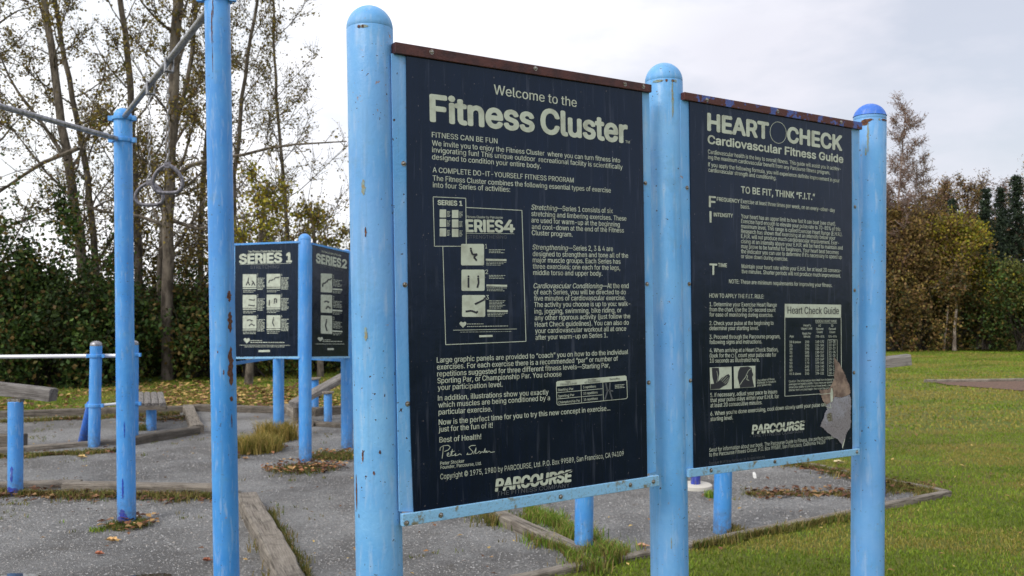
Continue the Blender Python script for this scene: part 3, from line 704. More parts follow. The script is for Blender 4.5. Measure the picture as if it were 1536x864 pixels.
lines_obj('text_block', pan1, P1, [L('FITNESS CAN BE FUN', 647.7, 205.8, 746, 215.4), L('We invite you to enjoy the Fitness Cluster  where you can turn fitness into', 648, 218.2, 929.9, 244), L('invigorating fun! This unique outdoor  recreational facility is scientifically', 648, 228.3, 933.6, 254), L('designed to condition your entire body.', 648, 239, 811, 252.6)], 7.9, .012)
lines_obj('text_block', pan1, P1, [L('A COMPLETE DO-IT-YOURSELF FITNESS PROGRAM', 648.9, 258.5, 860.4, 273.9), L('The Fitness Cluster combines the following essential types of exercise', 649, 270.8, 916, 289), L('into four Series of activities:', 649.2, 281, 765, 288)], 7.9, .012)
def two(PL, parent, s1, s2, a, m_, b, cap, off):
    mb = MB(); put_text(mb, PL, s1, a, m_, cap, off, .25); put_text(mb, PL, s2, m_, b, cap, off); return obj('text_block', mb, M_ink, parent)
two(P1, pan1, 'Stretching', '—Series 1 consists of six', (796.8, 314.3), (836, 316), (919, 319.8), 7.6, .012)
lines_obj('text_block', pan1, P1, [L('stretching and limbering exercises. These', 797, 324, 939.4, 331.2), L('are used for warm-up at the beginning', 797, 333.6, 929.3, 340.2), L('and cool-down at the end of the Fitness', 797.6, 343.5, 935.6, 349), L('Cluster program.', 797.6, 352.6, 858.4, 355.2)], 7.4, .012)
two(P1, pan1, 'Strengthening', '—Series 2, 3 & 4 are', (798.5, 374.2), (852, 375.4), (919.2, 376.8), 7.6, .012)
lines_obj('text_block', pan1, P1, [L('designed to strengthen and tone all of the', 798.8, 384.2, 942, 386.7), L('major muscle groups. Each Series has', 799, 393.5, 930.4, 395.7), L('three exercises; one each for the legs,', 799, 403, 929.9, 405), L('middle torso and upper body.', 799.7, 412.4, 903.2, 413.6)], 7.4, .012)
two(P1, pan1, 'Cardiovascular Conditioning', '—At the end', (800.2, 432.4), (903.6, 432.4), (942.6, 432.2), 7.6, .012)
lines_obj('text_block', pan1, P1, [L('of each Series, you will be directed to do', 800.8, 441.7, 938.5, 441.4), L('five minutes of cardiovascular exercise.', 801, 451, 938, 450), L('The activity you choose is up to you: walk-', 801, 460.6, 944.9, 458.8), L('ing, jogging, swimming, bike riding, or', 801.4, 470.5, 931.9, 468.4), L('any other rigorous activity (just follow the', 802, 480.3, 944.9, 477.4), L('Heart Check guidelines). You can also do', 802, 490.3, 942.9, 487), L('your cardiovascular workout all at once', 802.5, 499.9, 939, 496.1), L('after your warm-up on Series 1.', 803.1, 509.8, 911, 506)], 7.4, .012)
lines_obj('text_block', pan1, P1, [L('Large graphic panels are provided to “coach” you on how to do the individual', 655, 544, 941.9, 531), L('exercises. For each exercise there is a recommended “par” or number of', 655.4, 554.4, 926.6, 541), L('repetitions suggested for three different fitness levels—Starting Par,', 655.7, 564.8, 914.3, 551), L('Sporting Par, or Championship Par. You choose', 656, 575, 842, 564.4), L('your participation level.', 656.4, 585.3, 753.6, 580)], 8.0, .012)
lines_obj('text_block', pan1, P1, [L('In addition, illustrations show you exactly', 656.7, 601, 822.6, 591.4), L('which muscles are being conditioned by a', 657.4, 611.4, 824.6, 600.2), L('particular exercise.', 657.7, 622, 737.4, 617)], 8.0, .012)
lines_obj('text_block', pan1, P1, [L('Now is the perfect time for you to try this new concept in exercise...', 658, 637.5, 915, 615.5), L('just for the fun of it!', 658, 648, 738.7, 641.5), L('Best of Health!', 659, 663.8, 721.5, 658.6)], 8.2, .012)
lines_obj('text_block', pan1, P1, [L('Peter Stocker', 660.3, 697.5, 696.2, 693.6), L('Founder, Parcourse, Ltd.', 660.6, 703.6, 722, 697)], 5.0, .008)
lines_obj('copyright_line', pan1, P1, [L('Copyright © 1975, 1980 by PARCOURSE, Ltd. P.O. Box 99589, San Francisco, CA 94109', 660.3, 719.2, 935.4, 683.4)], 8.2)
# signature
mb = MB(); sc = lambda *p: [(600 + x / 3.086, 510 + y / 3.086) for x, y in p]
stroke(mb, P1, sc((200, 492), (198, 520), (194, 548)), .9)
stroke(mb, P1, sc((184, 512), (186, 498), (200, 489), (222, 487), (232, 495), (224, 508), (205, 516)), .9)
stroke(mb, P1, sc((216, 535), (226, 528), (224, 521), (217, 527), (219, 538), (232, 537), (242, 505), (238, 536), (250, 533), (258, 524), (254, 536), (268, 532), (276, 526), (284, 532)), .8)
stroke(mb, P1, sc((233, 518), (252, 514)), .8)
stroke(mb, P1, sc((350, 488), (330, 488), (318, 496), (328, 508), (338, 518), (328, 528), (308, 530), (314, 522)), .9)
stroke(mb, P1, sc((340, 528), (352, 498), (348, 526), (360, 522), (366, 514), (374, 520), (368, 526), (380, 516), (386, 522), (394, 500), (392, 522), (402, 512), (400, 522), (412, 514), (420, 520), (438, 517)), .8)
obj('signature', mb, M_ink, pan1)
def logo(PL, parent, a, b, cap, a2, b2, cap2):
    mb = MB(); put_text(mb, PL, 'PARCOURSE', a, b, cap, .062, .12); lg = obj('logo', mb, M_ink, parent)
    ax, ay = a; bx, by = b; f_ = lambda t, up: (ax + (bx - ax) * t, ay + (by - ay) * t - cap * up)
    mb = MB(); flat(mb, PL, [f_(-.01, .37), f_(.50, .39), f_(.90, .80), f_(1.02, 1.02), f_(1.02, .90), f_(.92, .71), f_(.52, .31), f_(-.01, .28)], .0011); obj('logo_slash', mb, M_dark, parent)
    mb = MB(); v0 = a2; put_text(mb, PL, 'THE FITNESS COMPANY', a2, b2, cap2, .01); obj('logo_tagline', mb, M_dim, parent)
logo(P1, pan1, (743.6, 736.4), (857, 721.5), 17, (744.8, 744), (854.4, 730.3), 6.5)
lines_obj('print_code', pan1, P1, [L('Printed in U.S.A.', 924, 722, 942.5, 719)], 2, m=M_dim)
# illustration of the series panels
def figs(mb, PL, x0, y0, x1, y1, kind):
    u = lambda a, b: (x0 + (x1 - x0) * a, y0 + (y1 - y0) * b)
    w = (y1 - y0) * .085
    F = {0: [[(.25, .85), (.38, .55), (.42, .35)], [(.38, .55), (.5, .85)], [(.65, .88), (.78, .6), (.66, .5)], [(.78, .6), (.9, .88)]],
         1: [[(.45, .35), (.62, .38), (.85, .42)], [(.4, .78), (.6, .8), (.85, .85)]],
         2: [[(.3, .38), (.5, .3), (.7, .42)], [(.45, .8), (.62, .62), (.85, .78)]],
         3: [[(.15, .7), (.2, .5), (.45, .48)], [(.55, .45), (.6, .3), (.9, .28)]],
         4: [[(.18, .85), (.2, .5)], [(.55, .7), (.58, .3), (.72, .35), (.7, .65)]],
         5: [[(.5, .25), (.42, .55), (.55, .85)]],
         6: [[(.42, .28), (.5, .5), (.7, .48), (.55, .62), (.68, .78)]],
         7: [[(.3, .38), (.3, .85)], [(.72, .38), (.74, .62), (.68, .85)]],
         8: [[(.55, .42), (.75, .32), (.97, .2)], [(.15, .75), (.4, .72), (.65, .82)]]}[kind]
    for s_ in F: stroke(mb, PL, [u(*p) for p in s_], w, .0011)
    for s_ in F[:2]:
        c = u(s_[0][0], s_[0][1] - .06) if kind in (5, 6, 7) else u(s_[-1][0], s_[-1][1] - .05)
        flat(mb, PL, [(c[0] + w * .6 * math.cos(t), c[1] + w * .6 * math.sin(t)) for t in [k * PI / 3 for k in range(6)]], .0013)
def heart(mb, PL, cx, cy, s, h=.0008):
    pts = []
    for i in range(24):
        t = 2 * PI * i / 24; pts.append((cx + s * 16 * math.sin(t) ** 3 / 16 * .5, cy - s * (13 * math.cos(t) - 5 * math.cos(2 * t) - 2 * math.cos(3 * t) - math.cos(4 * t)) / 32))
    flat(mb, PL, pts, h)
mb = MB()
stroke(mb, P1, [(699.2, 311.2), (782.6, 315.6), (788.7, 512), (668.3, 517), (664, 370)], 1.0)
stroke(mb, P1, [(649.5, 295.3), (698.4, 297.4), (699.2, 369.4), (651.5, 369.4), (649.5, 295.3)], 1.0)
stroke(mb, P1, [(699.5, 350.2), (771, 350.6)], .6); stroke(mb, P1, [(679.6, 495.3), (775, 493.4)], .7)
obj('picture_frame_line', mb, M_ink, pan1)
mb = MB(); mb5 = MB(); put_text(mb5, P1, 'SERIES 1', (656.7, 307.3), (693, 308.6), 7, .05); put_text(mb, P1, 'ERIES', (699.6, 347.4), (754, 347.9), 17.5, .05); put_text(mb, P1, '4', (756, 347.9), (771.3, 348), 17.5, .05)
put_text(mb, P1, 'Fitness Cluster by Parcourse', (699.8, 327), (754, 328), 3.6, .01)
put_text(mb, P1, '1', (727.8, 372.6), (730.4, 372.6), 6.5); put_text(mb, P1, '2', (727.8, 411), (732, 411), 6.5); put_text(mb, P1, '3', (728.8, 449.2), (733, 449.2), 6.5)
obj('small_heading', mb, M_ink, pan1)['kind'] = 'stuff'; obj('small_heading', mb5, M_ink, pan1)
mb = MB(); put_text(mb, P1, 'STRENGTHENING', (699.8, 357.8), (760, 358), 5); obj('outlined_heading', mb, M_dim, pan1)
TL = [(691.4, 365.9, 725.9, 398, 6), (692, 404.4, 726.7, 436.3, 7), (692.9, 442.6, 727.6, 475.3, 8)]
mb = MB(); md = MB()
for x0, y0, x1, y1, k in TL: flat(mb, P1, rrect(x0, y0, x1, y1, 2)); figs(md, P1, x0, y0, x1, y1, k)
for i in range(2):
    for j in range(3):
        x0 = 659.3 + i * 18.4; y0 = 314.2 + j * 14.2 + i * .8; flat(mb, P1, rrect(x0, y0, x0 + 9.8, y0 + 12, .6))
        greek(mb, P1, x0 + 11, y0 + 3, x0 + 16, 5, 1.9, .8, 0, i * 3 + j)
for j, (y, k) in enumerate(((374.5, 5), (413, 6), (451, 8))):
    greek(mb, P1, 733 + j * .3, y, 757 + j * .6, 3 if j < 2 else 6, 2.2, .8, .01, 20 + j)
    flat(mb, P1, [(728.5 + j, y + 13.6), (759.5 + j, y + 14.2), (759.5 + j, y + 17.2), (728.5 + j, y + 16.6)])
    greek(mb, P1, 729 + j, y + 18.6, 759 + j, 3, 2.2, .7, .01, 30 + j)
heart(mb, P1, 694.2, 486.5, 10.5); greek(mb, P1, 700.5, 486, 725, 1, 2, .9, -.01, 3); greek(mb, P1, 700.5, 489.8, 762, 1, 2, .9, -.015, 4); greek(mb, P1, 690, 498.2, 767, 1, 2, .5, -.015, 5)
flat(mb, P1, [(718.6, 502.8), (738.6, 502.3), (738.8, 505.3), (718.8, 505.9)])
obj('series_picture', mb, M_ink, pan1); obj('exercise_figures', md, M_dark, pan1)['kind'] = 'stuff'
# par table
mb = MB(); md = MB()
hx = lambda t, v: (834 + (939.6 - 834) * t + (1.3 * v), 571.8 + (563 - 571.8) * t + v * (36 - 1.2 * t))
flat(mb, P1, [hx(0, .05), hx(.02, 0), hx(.98, 0), hx(1, .05), hx(1, .22), hx(0, .22)])
stroke(mb, P1, [hx(0, .2), hx(0, .95), hx(.02, 1), hx(.98, 1), hx(1, .95), hx(1, .2)], .8)
for v_ in (.48, .74): stroke(mb, P1, [hx(0, v_), hx(.65, v_)], .7)
stroke(mb, P1, [hx(.35, .2), hx(.35, 1)], .7); stroke(mb, P1, [hx(.66, .2), hx(.66, 1)], .7)
for s_, t0, v0, t1 in (('Starting Par', .02, .42, .24), ('Sporting Par', .02, .68, .25), ('Championship Par', .02, .94, .33), ('5 repetitions', .38, .4, .56), ('10 repetitions', .38, .66, .58), ('15 repetitions', .38, .92, .58)):
    put_text(mb, P1, s_, hx(t0, v0), hx(t1, v0), 3.6, .01)
for s_, t0, v0, t1 in (('Your', .13, .10, .2), ('Fitness Level', .06, .19, .29), ('Number', .45, .10, .57), ('of Repetitions', .40, .19, .62), ('Benefits', .76, .15, .90)):
    put_text(md, P1, s_, hx(t0, v0), hx(t1, v0), 2.9, .01, 0, .0012)
greek(mb, P1, *hx(.83, .38), hx(.97, .38)[0], 3, 2.2, .8, -.08, 9)
obj('par_table', mb, M_ink, pan1); obj('table_heading', md, M_dark, pan1)
mb = MB()
for q in ([(.70, .25), (.72, .6), (.68, .95)], [(.76, .25), (.75, .6), (.78, .95)], [(.70, .55), (.80, .62)]): stroke(mb, P1, [hx(*p) for p in q], 2.2, .0012)
obj('muscle_figures', mb, M_dim, pan1)
# board 2
lines_obj('headline', pan2, P2, [L('HEART', 1062, 195, 1152, 208.2)], 24.5, .055)
lines_obj('headline', pan2, P2, [L('CHECK', 1181.5, 212.8, 1262, 225.4)], 22, .055)
mb = MB(); stroke(mb, P2, [(1167 + 12.2 * math.cos(t), 199 + 16 * math.sin(t) + 1.2 * math.cos(t)) for t in [2 * PI * k / 40 for k in range(41)]], .7)
obj('heading_circle', mb, M_ink, pan2)
lines_obj('subheading', pan2, P2, [L('Cardiovascular Fitness Guide', 1061.7, 215.0, 1264.3, 244.4)], 12.3, .042)
lines_obj('text_block', pan2, P2, [L('Cardiovascular health is the key to overall fitness. This guide will assist you in achiev-', 1061.7, 230.3, 1260.8, 256.2), L('ing the maximum cardiovascular benefit from any Parcourse fitness program.', 1062, 238.4, 1244.6, 262), L('If you apply the following formula, you will experience definite improvement in your', 1062, 249.5, 1259, 273.8), L('cardiovascular strength and conditioning.', 1062.4, 257.6, 1164, 270)], 6.2, .014)
lines_obj('subheading', pan2, P2, [L('TO BE FIT, THINK “F.I.T.”', 1111.5, 289.3, 1221.9, 300.2)], 9.8, .03)
lines_obj('initial_letter', pan2, P2, [L('F', 1063.5, 310.2, 1073, 311)], 16, .03)
lines_obj('initial_letter', pan2, P2, [L('I', 1064.6, 333.3, 1066.6, 333.4)], 16, .03)
lines_obj('initial_letter', pan2, P2, [L('T', 1064.3, 411.6, 1075, 412)], 16, .03)
lines_obj('side_heading', pan2, P2, [L('FREQUENCY', 1075, 301.2, 1109, 304.6), L('INTENSITY', 1070.5, 324.6, 1099, 326.3), L('TIME', 1076.7, 400.2, 1090, 400.8)], 5.6, .03)
lines_obj('text_block', pan2, P2, [L('Exercise at least three times per week, on an every-other-day', 1111, 304.6, 1252, 318.3), L('basis.', 1111, 312.5, 1124.7, 313.7)], 6.2, .014)
lines_obj('text_block', pan2, P2, [L('Your heart has an upper limit to how fast it can beat (see chart).', 1111.5, 327.1, 1253.4, 338.7), L('Exercise hard enough to elevate your pulse rate to 70-85% of this', 1111.5, 334.5, 1260.3, 346.7), L('maximum level. This range is called Exercise Heart Range (E.H.R.).', 1111.5, 342, 1263, 354.3), L('Research has shown that exercising at an intensity below your', 1111.5, 349.5, 1252.7, 360), L('E.H.R. will not produce much cardiovascular improvement. Exer-', 1111.5, 357, 1258, 367.2), L('cising at an intensity above your E.H.R. will be hard to maintain and', 1111.5, 364.7, 1263.6, 374.5), L('may prove to be harmful for beginners. Your heart beat becomes', 1111.5, 372.1, 1257.8, 381.4), L('the indicator you can use to determine if it’s necessary to speed up', 1111.5, 379.8, 1262.4, 388.3), L('or slow down during exercise.', 1111.5, 387.2, 1181.6, 391.4)], 6.2, .014)
lines_obj('text_block', pan2, P2, [L('Maintain your heart rate within your E.H.R. for at least 20 consecu-', 1112.2, 402.2, 1261.3, 408.7), L('tive minutes. Shorter periods will not produce much improvement.', 1112.2, 409.9, 1260.8, 416.4), L('NOTE: These are minimum requirements for improving your fitness.', 1093.2, 424.9, 1248, 430.7)], 6.2, .014)
lines_obj('subheading', pan2, P2, [L('HOW TO APPLY THE F.I.T. RULE:', 1063.8, 446.5, 1145.7, 447.8)], 6.4, .016)
lines_obj('text_block', pan2, P2, [L('1. Determine your Exercise Heart Range', 1064, 459.2, 1164.7, 460.1), L('from the chart. Use the 10-second count', 1064, 467, 1162.9, 467.8), L('for ease of monitoring during exercise.', 1064, 474.7, 1159.4, 475.4)], 6.2, .014)
lines_obj('text_block', pan2, P2, [L('2. Check your pulse at the beginning to', 1064, 487.7, 1160, 487.2), L('determine your starting level.', 1064, 495.2, 1137.6, 494.9)], 6.2, .014)
lines_obj('text_block', pan2, P2, [L('3. Proceed through the Parcourse program,', 1064, 508.3, 1170, 507.4), L('following signs and instructions.', 1064, 516.1, 1142.7, 515.2)], 6.2, .014)
mb = MB()
for r in [L('4. When arriving at a Heart Check Station,', 1064.2, 528.6, 1167, 527.0), L('(look for the', 1064.4, 536.4, 1095, 535.9), L('), count your pulse rate for', 1102.5, 535.8, 1164, 534.8), L('10 seconds as illustrated here.', 1064.6, 544.1, 1138.8, 542.4)]: put_text(mb, P2, r[0], r[1], r[2], 6.2, .014)
stroke(mb, P2, [(1098.8 + 2.1 * math.cos(t), 533.6 + 2.7 * math.sin(t)) for t in [2 * PI * k / 14 for k in range(15)]], .5)
obj('text_block', mb, M_ink, pan2)
lines_obj('picture_caption', pan2, P2, [L('Use either of these', 1135.3, 572.2, 1161.7, 569.8), L('methods to measure', 1135.5, 575.9, 1163.7, 573.5), L('your pulse rate.', 1135.7, 579.6, 1157, 577.8)], 3.2, .008)
lines_obj('text_block', pan2, P2, [L('5. If necessary, adjust your pace to insure', 1065.2, 595.7, 1165.4, 590.1), L('that your pulse stays within your E.H.R. for', 1065.4, 603.4, 1168, 597.2), L('at least 20 consecutive minutes.', 1065.4, 611.2, 1143, 606.3)], 6.2, .014)
lines_obj('text_block', pan2, P2, [L('6. When you’re done exercising, cool down slowly until your pulse rate is at', 1065.4, 623.6, 1250, 608.2), L('starting level.', 1065.6, 631.6, 1099, 629)], 6.2, .014)
logo(P2, pan2, (1128, 650.6), (1206.4, 643.6), 12.5, (1128.5, 655.8), (1205, 649), 4.6)
lines_obj('text_block', pan2, P2, [L('Send for information about our book. The Parcourse Guide to Fitness, the perfect compan', 1063.5, 677.9, 1250, 658.0), L('to the Parcourse Fitness Circuit. P.O. Box 99589, San Francisco, California 94109', 1063.5, 685, 1237.6, 665.4)], 5.8, .0, m=M_ink)
lines_obj('copyright_line', pan2, P2, [L('Copyright © 1978 by Parcourse Ltd. All rights reserved.', 1063.3, 697, 1147.3, 686.5)], 3.8, m=M_dim)
c6 = lambda *p: [(1020 + x / 4.319, 510 + y / 4.319) for x, y in p]
mb = MB(); flat(mb, P2, c6((192, 178), (333, 173), (335, 318), (196, 322))); flat(mb, P2, c6((347, 172), (487, 167), (488, 305), (350, 313)))
obj('pulse_picture', mb, M_ink, pan2)
mb = MB()
flat(mb, P2, c6((205, 180), (250, 180), (254, 215), (246, 262), (240, 290), (220, 285), (208, 240)), .0010)
flat(mb, P2, c6((197, 320), (197, 285), (232, 282), (252, 262), (268, 245), (290, 232), (312, 220), (322, 232), (316, 262), (300, 290), (280, 300), (255, 316)), .0012)
flat(mb, P2, c6((388, 176), (376, 205), (372, 245), (384, 290), (388, 309), (480, 303), (472, 272), (466, 240), (474, 225), (466, 205), (462, 180), (440, 171)), .0010)
obj('picture_silhouette', mb, M_dark, pan2)
mb = MB()
for a, b in (((262, 262), (292, 228)), ((270, 270), (304, 234)), ((280, 278), (312, 244)), ((288, 284), (318, 254))): stroke(mb, P2, c6(a, b), .5, .0014)
stroke(mb, P2, c6((386, 290), (405, 262), (422, 240), (428, 226), (436, 232), (430, 256), (446, 262)), .7, .0014); stroke(mb, P2, c6((428, 226), (440, 200), (456, 185)), .6, .0014); stroke(mb, P2, c6((236, 200), (244, 240), (236, 275)), .5, .0014)
o = obj('picture_highlight', mb, M_ink, pan2); o['kind'] = 'stuff'
mb = MB(); flat(mb, P2, [(1176.8, 455.7), (1261.5, 457.1), (1261.3, 476.6), (1176.8, 476.3)]); stroke(mb, P2, [(1177, 476), (1177, 594.4), (1262, 588.5), (1261.3, 476)], .8)
obj('chart_box', mb, M_ink, pan2)
lines_obj('chart_heading', pan2, P2, [L('Heart Check Guide', 1181, 470.4, 1257.8, 471.2)], 10.5, .012, m=M_dark, h=.0012)
rows = [('20 & below', '200', '140-170', '23-28'), ('25', '195', '137-166', '22-27'), ('30', '190', '133-162', '22-27'), ('35', '185', '130-157', '21-26'), ('40', '180', '126-153', '21-25'), ('45', '175', '123-149', '20-24'), ('50', '170', '119-145', '19-24'), ('55', '165', '116-140', '19-23'), ('60', '160', '112-136', '18-22'), ('65 & above', '155', '109-132', '18-22')]
mb = MB()
for i, r in enumerate(rows):
    y = 514.5 + i * 5.28 + .3
    put_text(mb, P2, r[0], (1184, y), (1201 if len(r[0]) > 3 else 1188.2, y - .1), 3.7, .012)
    put_text(mb, P2, r[1], (1207.3, y - .2), (1213.3, y - .3), 3.7, .014); put_text(mb, P2, r[2], (1223, y - .5), (1235.5, y - .6), 3.7, .014); put_text(mb, P2, r[3], (1243.5, y - .8), (1252.8, y - .9), 3.7, .014)
for s_, x0, y0, x1 in (('EXERCISE HEART RANGE', 1223, 483.2, 1254.8), ('Heart’s', 1205, 489.6, 1216), ('Upper Limit', 1201.5, 494.3, 1218), ('Beats Per', 1203.5, 501.8, 1216.5), ('Minute', 1205.5, 506.4, 1215), ('60', 1227.5, 490, 1231), ('Second', 1224, 494.8, 1234.5), ('Count', 1225, 499.6, 1233.6), ('70%-85%', 1223.2, 506.3, 1236), ('10', 1246.3, 490, 1249.5), ('Second', 1243, 494.8, 1253.3), ('Count', 1244, 499.6, 1252.6), ('70%-85%', 1242, 506.3, 1254.8), ('Age', 1184, 506, 1190.5)):
    put_text(mb, P2, s_, (x0, y0), (x1, y0), 3.4, .012)
stroke(mb, P2, [(1241.5, 509.5), (1255.5, 509.7), (1255.5, 563), (1241.5, 563.5), (1241.5, 509.5)], .5)
stroke(mb, P2, [(1223, 484.4), (1255, 484.6)], .5)
for i, s_ in enumerate(('Caution: The information described here is based on', 'averages for healthy adults. If you have any questions', 'about your ability to exercise at these levels, consult a', 'doctor before you begin the exercise program.')):
    put_text(mb, P2, s_, (1183, 573.6 + i * 4.4), (1252, 570.2 + i * 4.2), 3.2, .006)
obj('chart_print', mb, M_ink, pan2)
def ragged(pts, amp=.5, seed=4):
    r = random.Random(seed); out_ = []
    for i in range(len(pts)):
        a, b = pts[i], pts[(i + 1) % len(pts)]; n = max(1, int(math.hypot(b[0] - a[0], b[1] - a[1]) / 1.1))
        for q in range(n): out_.append((a[0] + (b[0] - a[0]) * q / n + r.uniform(-amp, amp), a[1] + (b[1] - a[1]) * q / n + r.uniform(-amp, amp)))
    return out_
mb = MB(); flat(mb, P2, ragged(c6((998, 108), (1008, 128), (1030, 150), (1046, 186), (1060, 210), (1078, 256), (1095, 290), (1101, 330), (1098, 352), (1072, 362), (1040, 372), (1000, 366), (975, 400), (946, 420), (925, 400), (912, 362), (898, 325), (930, 322), (960, 318), (982, 284), (998, 250), (996, 215), (1002, 180), (996, 150))), .0017); obj('torn_patch', mb, M_tearb, pan2)
mb = MB(); flat(mb, P2, ragged(c6((946, 422), (975, 402), (1000, 368), (1040, 374), (1072, 364), (1098, 354), (1104, 380), (1106, 430), (1102, 480), (1104, 530), (1098, 570), (1082, 590), (1070, 620), (1064, 650), (1050, 705), (1044, 680), (1040, 668), (1016, 640), (990, 630), (972, 612), (950, 600), (930, 574), (905, 558), (916, 528), (930, 500), (936, 470), (950, 450))), .0019)
obj('torn_patch', mb, M_tear, pan2)
mb = MB(); flat(mb, P2, c6((975, 310), (982, 312), (988, 345), (985, 395), (972, 405), (970, 350)), .0026); flat(mb, P2, c6((1050, 705), (1046, 690), (1062, 640), (1066, 642)), .0026); stroke(mb, P2, c6((900, 352), (945, 348), (985, 342)), .8, .0026); stroke(mb, P2, c6((968, 412), (975, 440), (940, 430)), .8, .0026)
obj('torn_flap', mb, M_ink, pan2)

mb = MB(); flat(mb, P2, c6((948, 480), (975, 468), (985, 520), (960, 530), (950, 505)), .0022); obj('torn_grey_scrap', mb, M_bolt, pan2)  # small grey scrap lying on the torn patch

# ------------------------------------------------------------------ small notice kiosk
def at_post(px, py):  # ground point under a post
    return G(px, py)
kf = G(458, 692); kr = G(520.5, 672); kl = Y(340, 680, 8.02); kl.z = 0; kb = G(418, 658)
KI = thing('notice_kiosk', (kf.x, kf.y, 0), 'smaller four post blue kiosk with navy Series 1 and Series 2 boards', 'sign')
zt = 1.4 + (456 - 350) / FPX * kf.y
for b in (kf, kr, kl, kb):
    mb = MB(); post_mesh(mb, b, b + Vector((0, 0, zt if b is not kr else zt - .10)), .056, True, 32); obj('post', mb, M_blue2, KI, True)
def kplane(a, b):
    d = (b - a).normalized(); n = Vector((d.y, -d.x, 0));
    if n.y > 0: n = -n
    return Plane(a + n * .05, n)
K1 = kplane(kl, kf); K2 = kplane(kf, kr)
s5 = lambda x, y: (300 + x / 3.927, 340 + y / 3.927)
def sp5(*p): return [s5(*q) for q in p]
def kboard(PL, pan_px, top, bot, sides, label):
    pn = obj('panel', quad_px(PL, sp5(*pan_px), -.004, 0), M_panel, KI); pn['label'] = label
    for nm, q in (('top_rail', top), ('bottom_rail', bot)): obj(nm, quad_px(PL, sp5(*q), -.012, .006), M_pale if nm[0] == 'b' else M_blue2, KI)
    for q in sides: obj('side_flange', quad_px(PL, sp5(*q), -.009, -.0045), M_blue, KI)
    return pn
k1 = kboard(K1, [(207, 105), (577, 90), (574, 770), (205, 775)], [(196, 100), (592, 84), (592, 95), (196, 111)], [(204, 767), (588, 764), (588, 775), (204, 779)], [[(190, 100), (209, 100), (207, 770), (190, 770)], [(573, 93), (596, 93), (596, 765), (571, 765)]], 'navy board headed Series 1')
k2 = kboard(K2, [(664, 100), (878, 150), (874, 768), (661, 772)], [(660, 95), (880, 146), (880, 157), (660, 106)], [(658, 766), (880, 763), (880, 774), (658, 777)], [[(655, 98), (666, 101), (664, 768), (655, 768)], [(872, 150), (884, 152), (884, 765), (872, 765)]], 'navy board headed Series 2')
mb = MB()
for a, b in ((kb, kr), (kl, kb)):
    for z in (zt - .12, zt - 1.18):
        d = (b - a); c = (a + b) / 2; c = Vector((c.x, c.y, z)); u = d.normalized(); mb.box(c, u * (d.length / 2 - .05), Vector((-u.y, u.x, 0)) * .004, (0, 0, .015))
obj('rear_rails', mb, M_blue2, KI)
def T5(mb, PL, s, x0, y0, x1, y1, cap, off=0, h=.001): put_text(mb, PL, s, s5(x0, y0), s5(x1, y1), cap, off, 0, h)
H5 = .0007
mb = MB(); T5(mb, K1, 'The Fitness Cluster by Parcourse', 283, 153, 482, 149, 3.0, .02); T5(mb, K1, 'SERIES', 235, 217, 480, 209, 13.5, .06); T5(mb, K1, '1', 512, 208, 538, 207, 13.5, .06)
stroke(mb, K1, sp5((235, 222), (537, 216)), .6, H5); obj('heading', mb, M_ink, k1)
mb = MB(); T5(mb, K1, 'STRETCHING', 297, 249, 467, 245, 5); obj('outlined_heading', mb, M_dim, k1)
mb = MB(); md = MB(); q = 0
for i in range(2):
    for j in range(3):
        x0, y0 = (252 + i * 141, 280 + j * 122 - i * 2); a, b = s5(x0, y0), s5(x0 + 81, y0 + 77)
        flat(mb, K1, rrect(a[0], a[1], b[0], b[1], 1), H5); figs(md, K1, a[0], a[1], b[0], b[1], [0, 1, 2, 3, 4, 5][q]); q += 1
        flat(mb, K1, sp5((x0, y0 + 81), (x0 + 81, y0 + 80), (x0 + 81, y0 + 87), (x0, y0 + 88)), H5)
        a = s5(x0 + 2, y0 + 97); greek(mb, K1, a[0], a[1], a[0] + 19, 2, 2.2, .8, 0, q); a = s5(x0 + 86, y0 + 4); T5(mb, K1, str(q), x0 + 85, y0 + 12, x0 + 91, y0 + 12, 4)
        greek(mb, K1, a[0], a[1] + 5, a[0] + 11, 9, 2.1, 1.0, 0, q + 40)
heart(mb, K1, *s5(276, 670), 9.5, H5)
a = s5(297, 671); greek(mb, K1, a[0], a[1], a[0] + 18, 1, 2, 1, 0, 60); a = s5(297, 682); greek(mb, K1, a[0], a[1], a[0] + 51, 1, 2, 1.2, 0, 61)
stroke(mb, K1, sp5((232, 698), (530, 699)), .6, H5); a = s5(262, 708); greek(mb, K1, a[0], a[1], a[0] + 60, 1, 2, .7, 0, 62); flat(mb, K1, sp5((345, 727), (412, 726), (412, 738), (345, 739)), H5)
obj('print', mb, M_ink, k1); obj('exercise_figures', md, M_dark, k1)['kind'] = 'stuff'
mb = MB(); T5(mb, K2, 'The Fitness Cluster by Parcourse', 714, 150, 830, 176, 3.0, .02); T5(mb, K2, 'SERIES', 684, 208, 828, 236, 12.5, .06); T5(mb, K2, '2', 838, 240, 862, 244, 12, .06)
stroke(mb, K2, sp5((684, 213), (862, 247)), .6, H5); obj('heading', mb, M_ink, k2)
mb = MB(); T5(mb, K2, 'STRENGTHENING', 708, 240, 840, 262, 4.5); obj('outlined_heading', mb, M_dim, k2)
mb = MB(); md = MB()
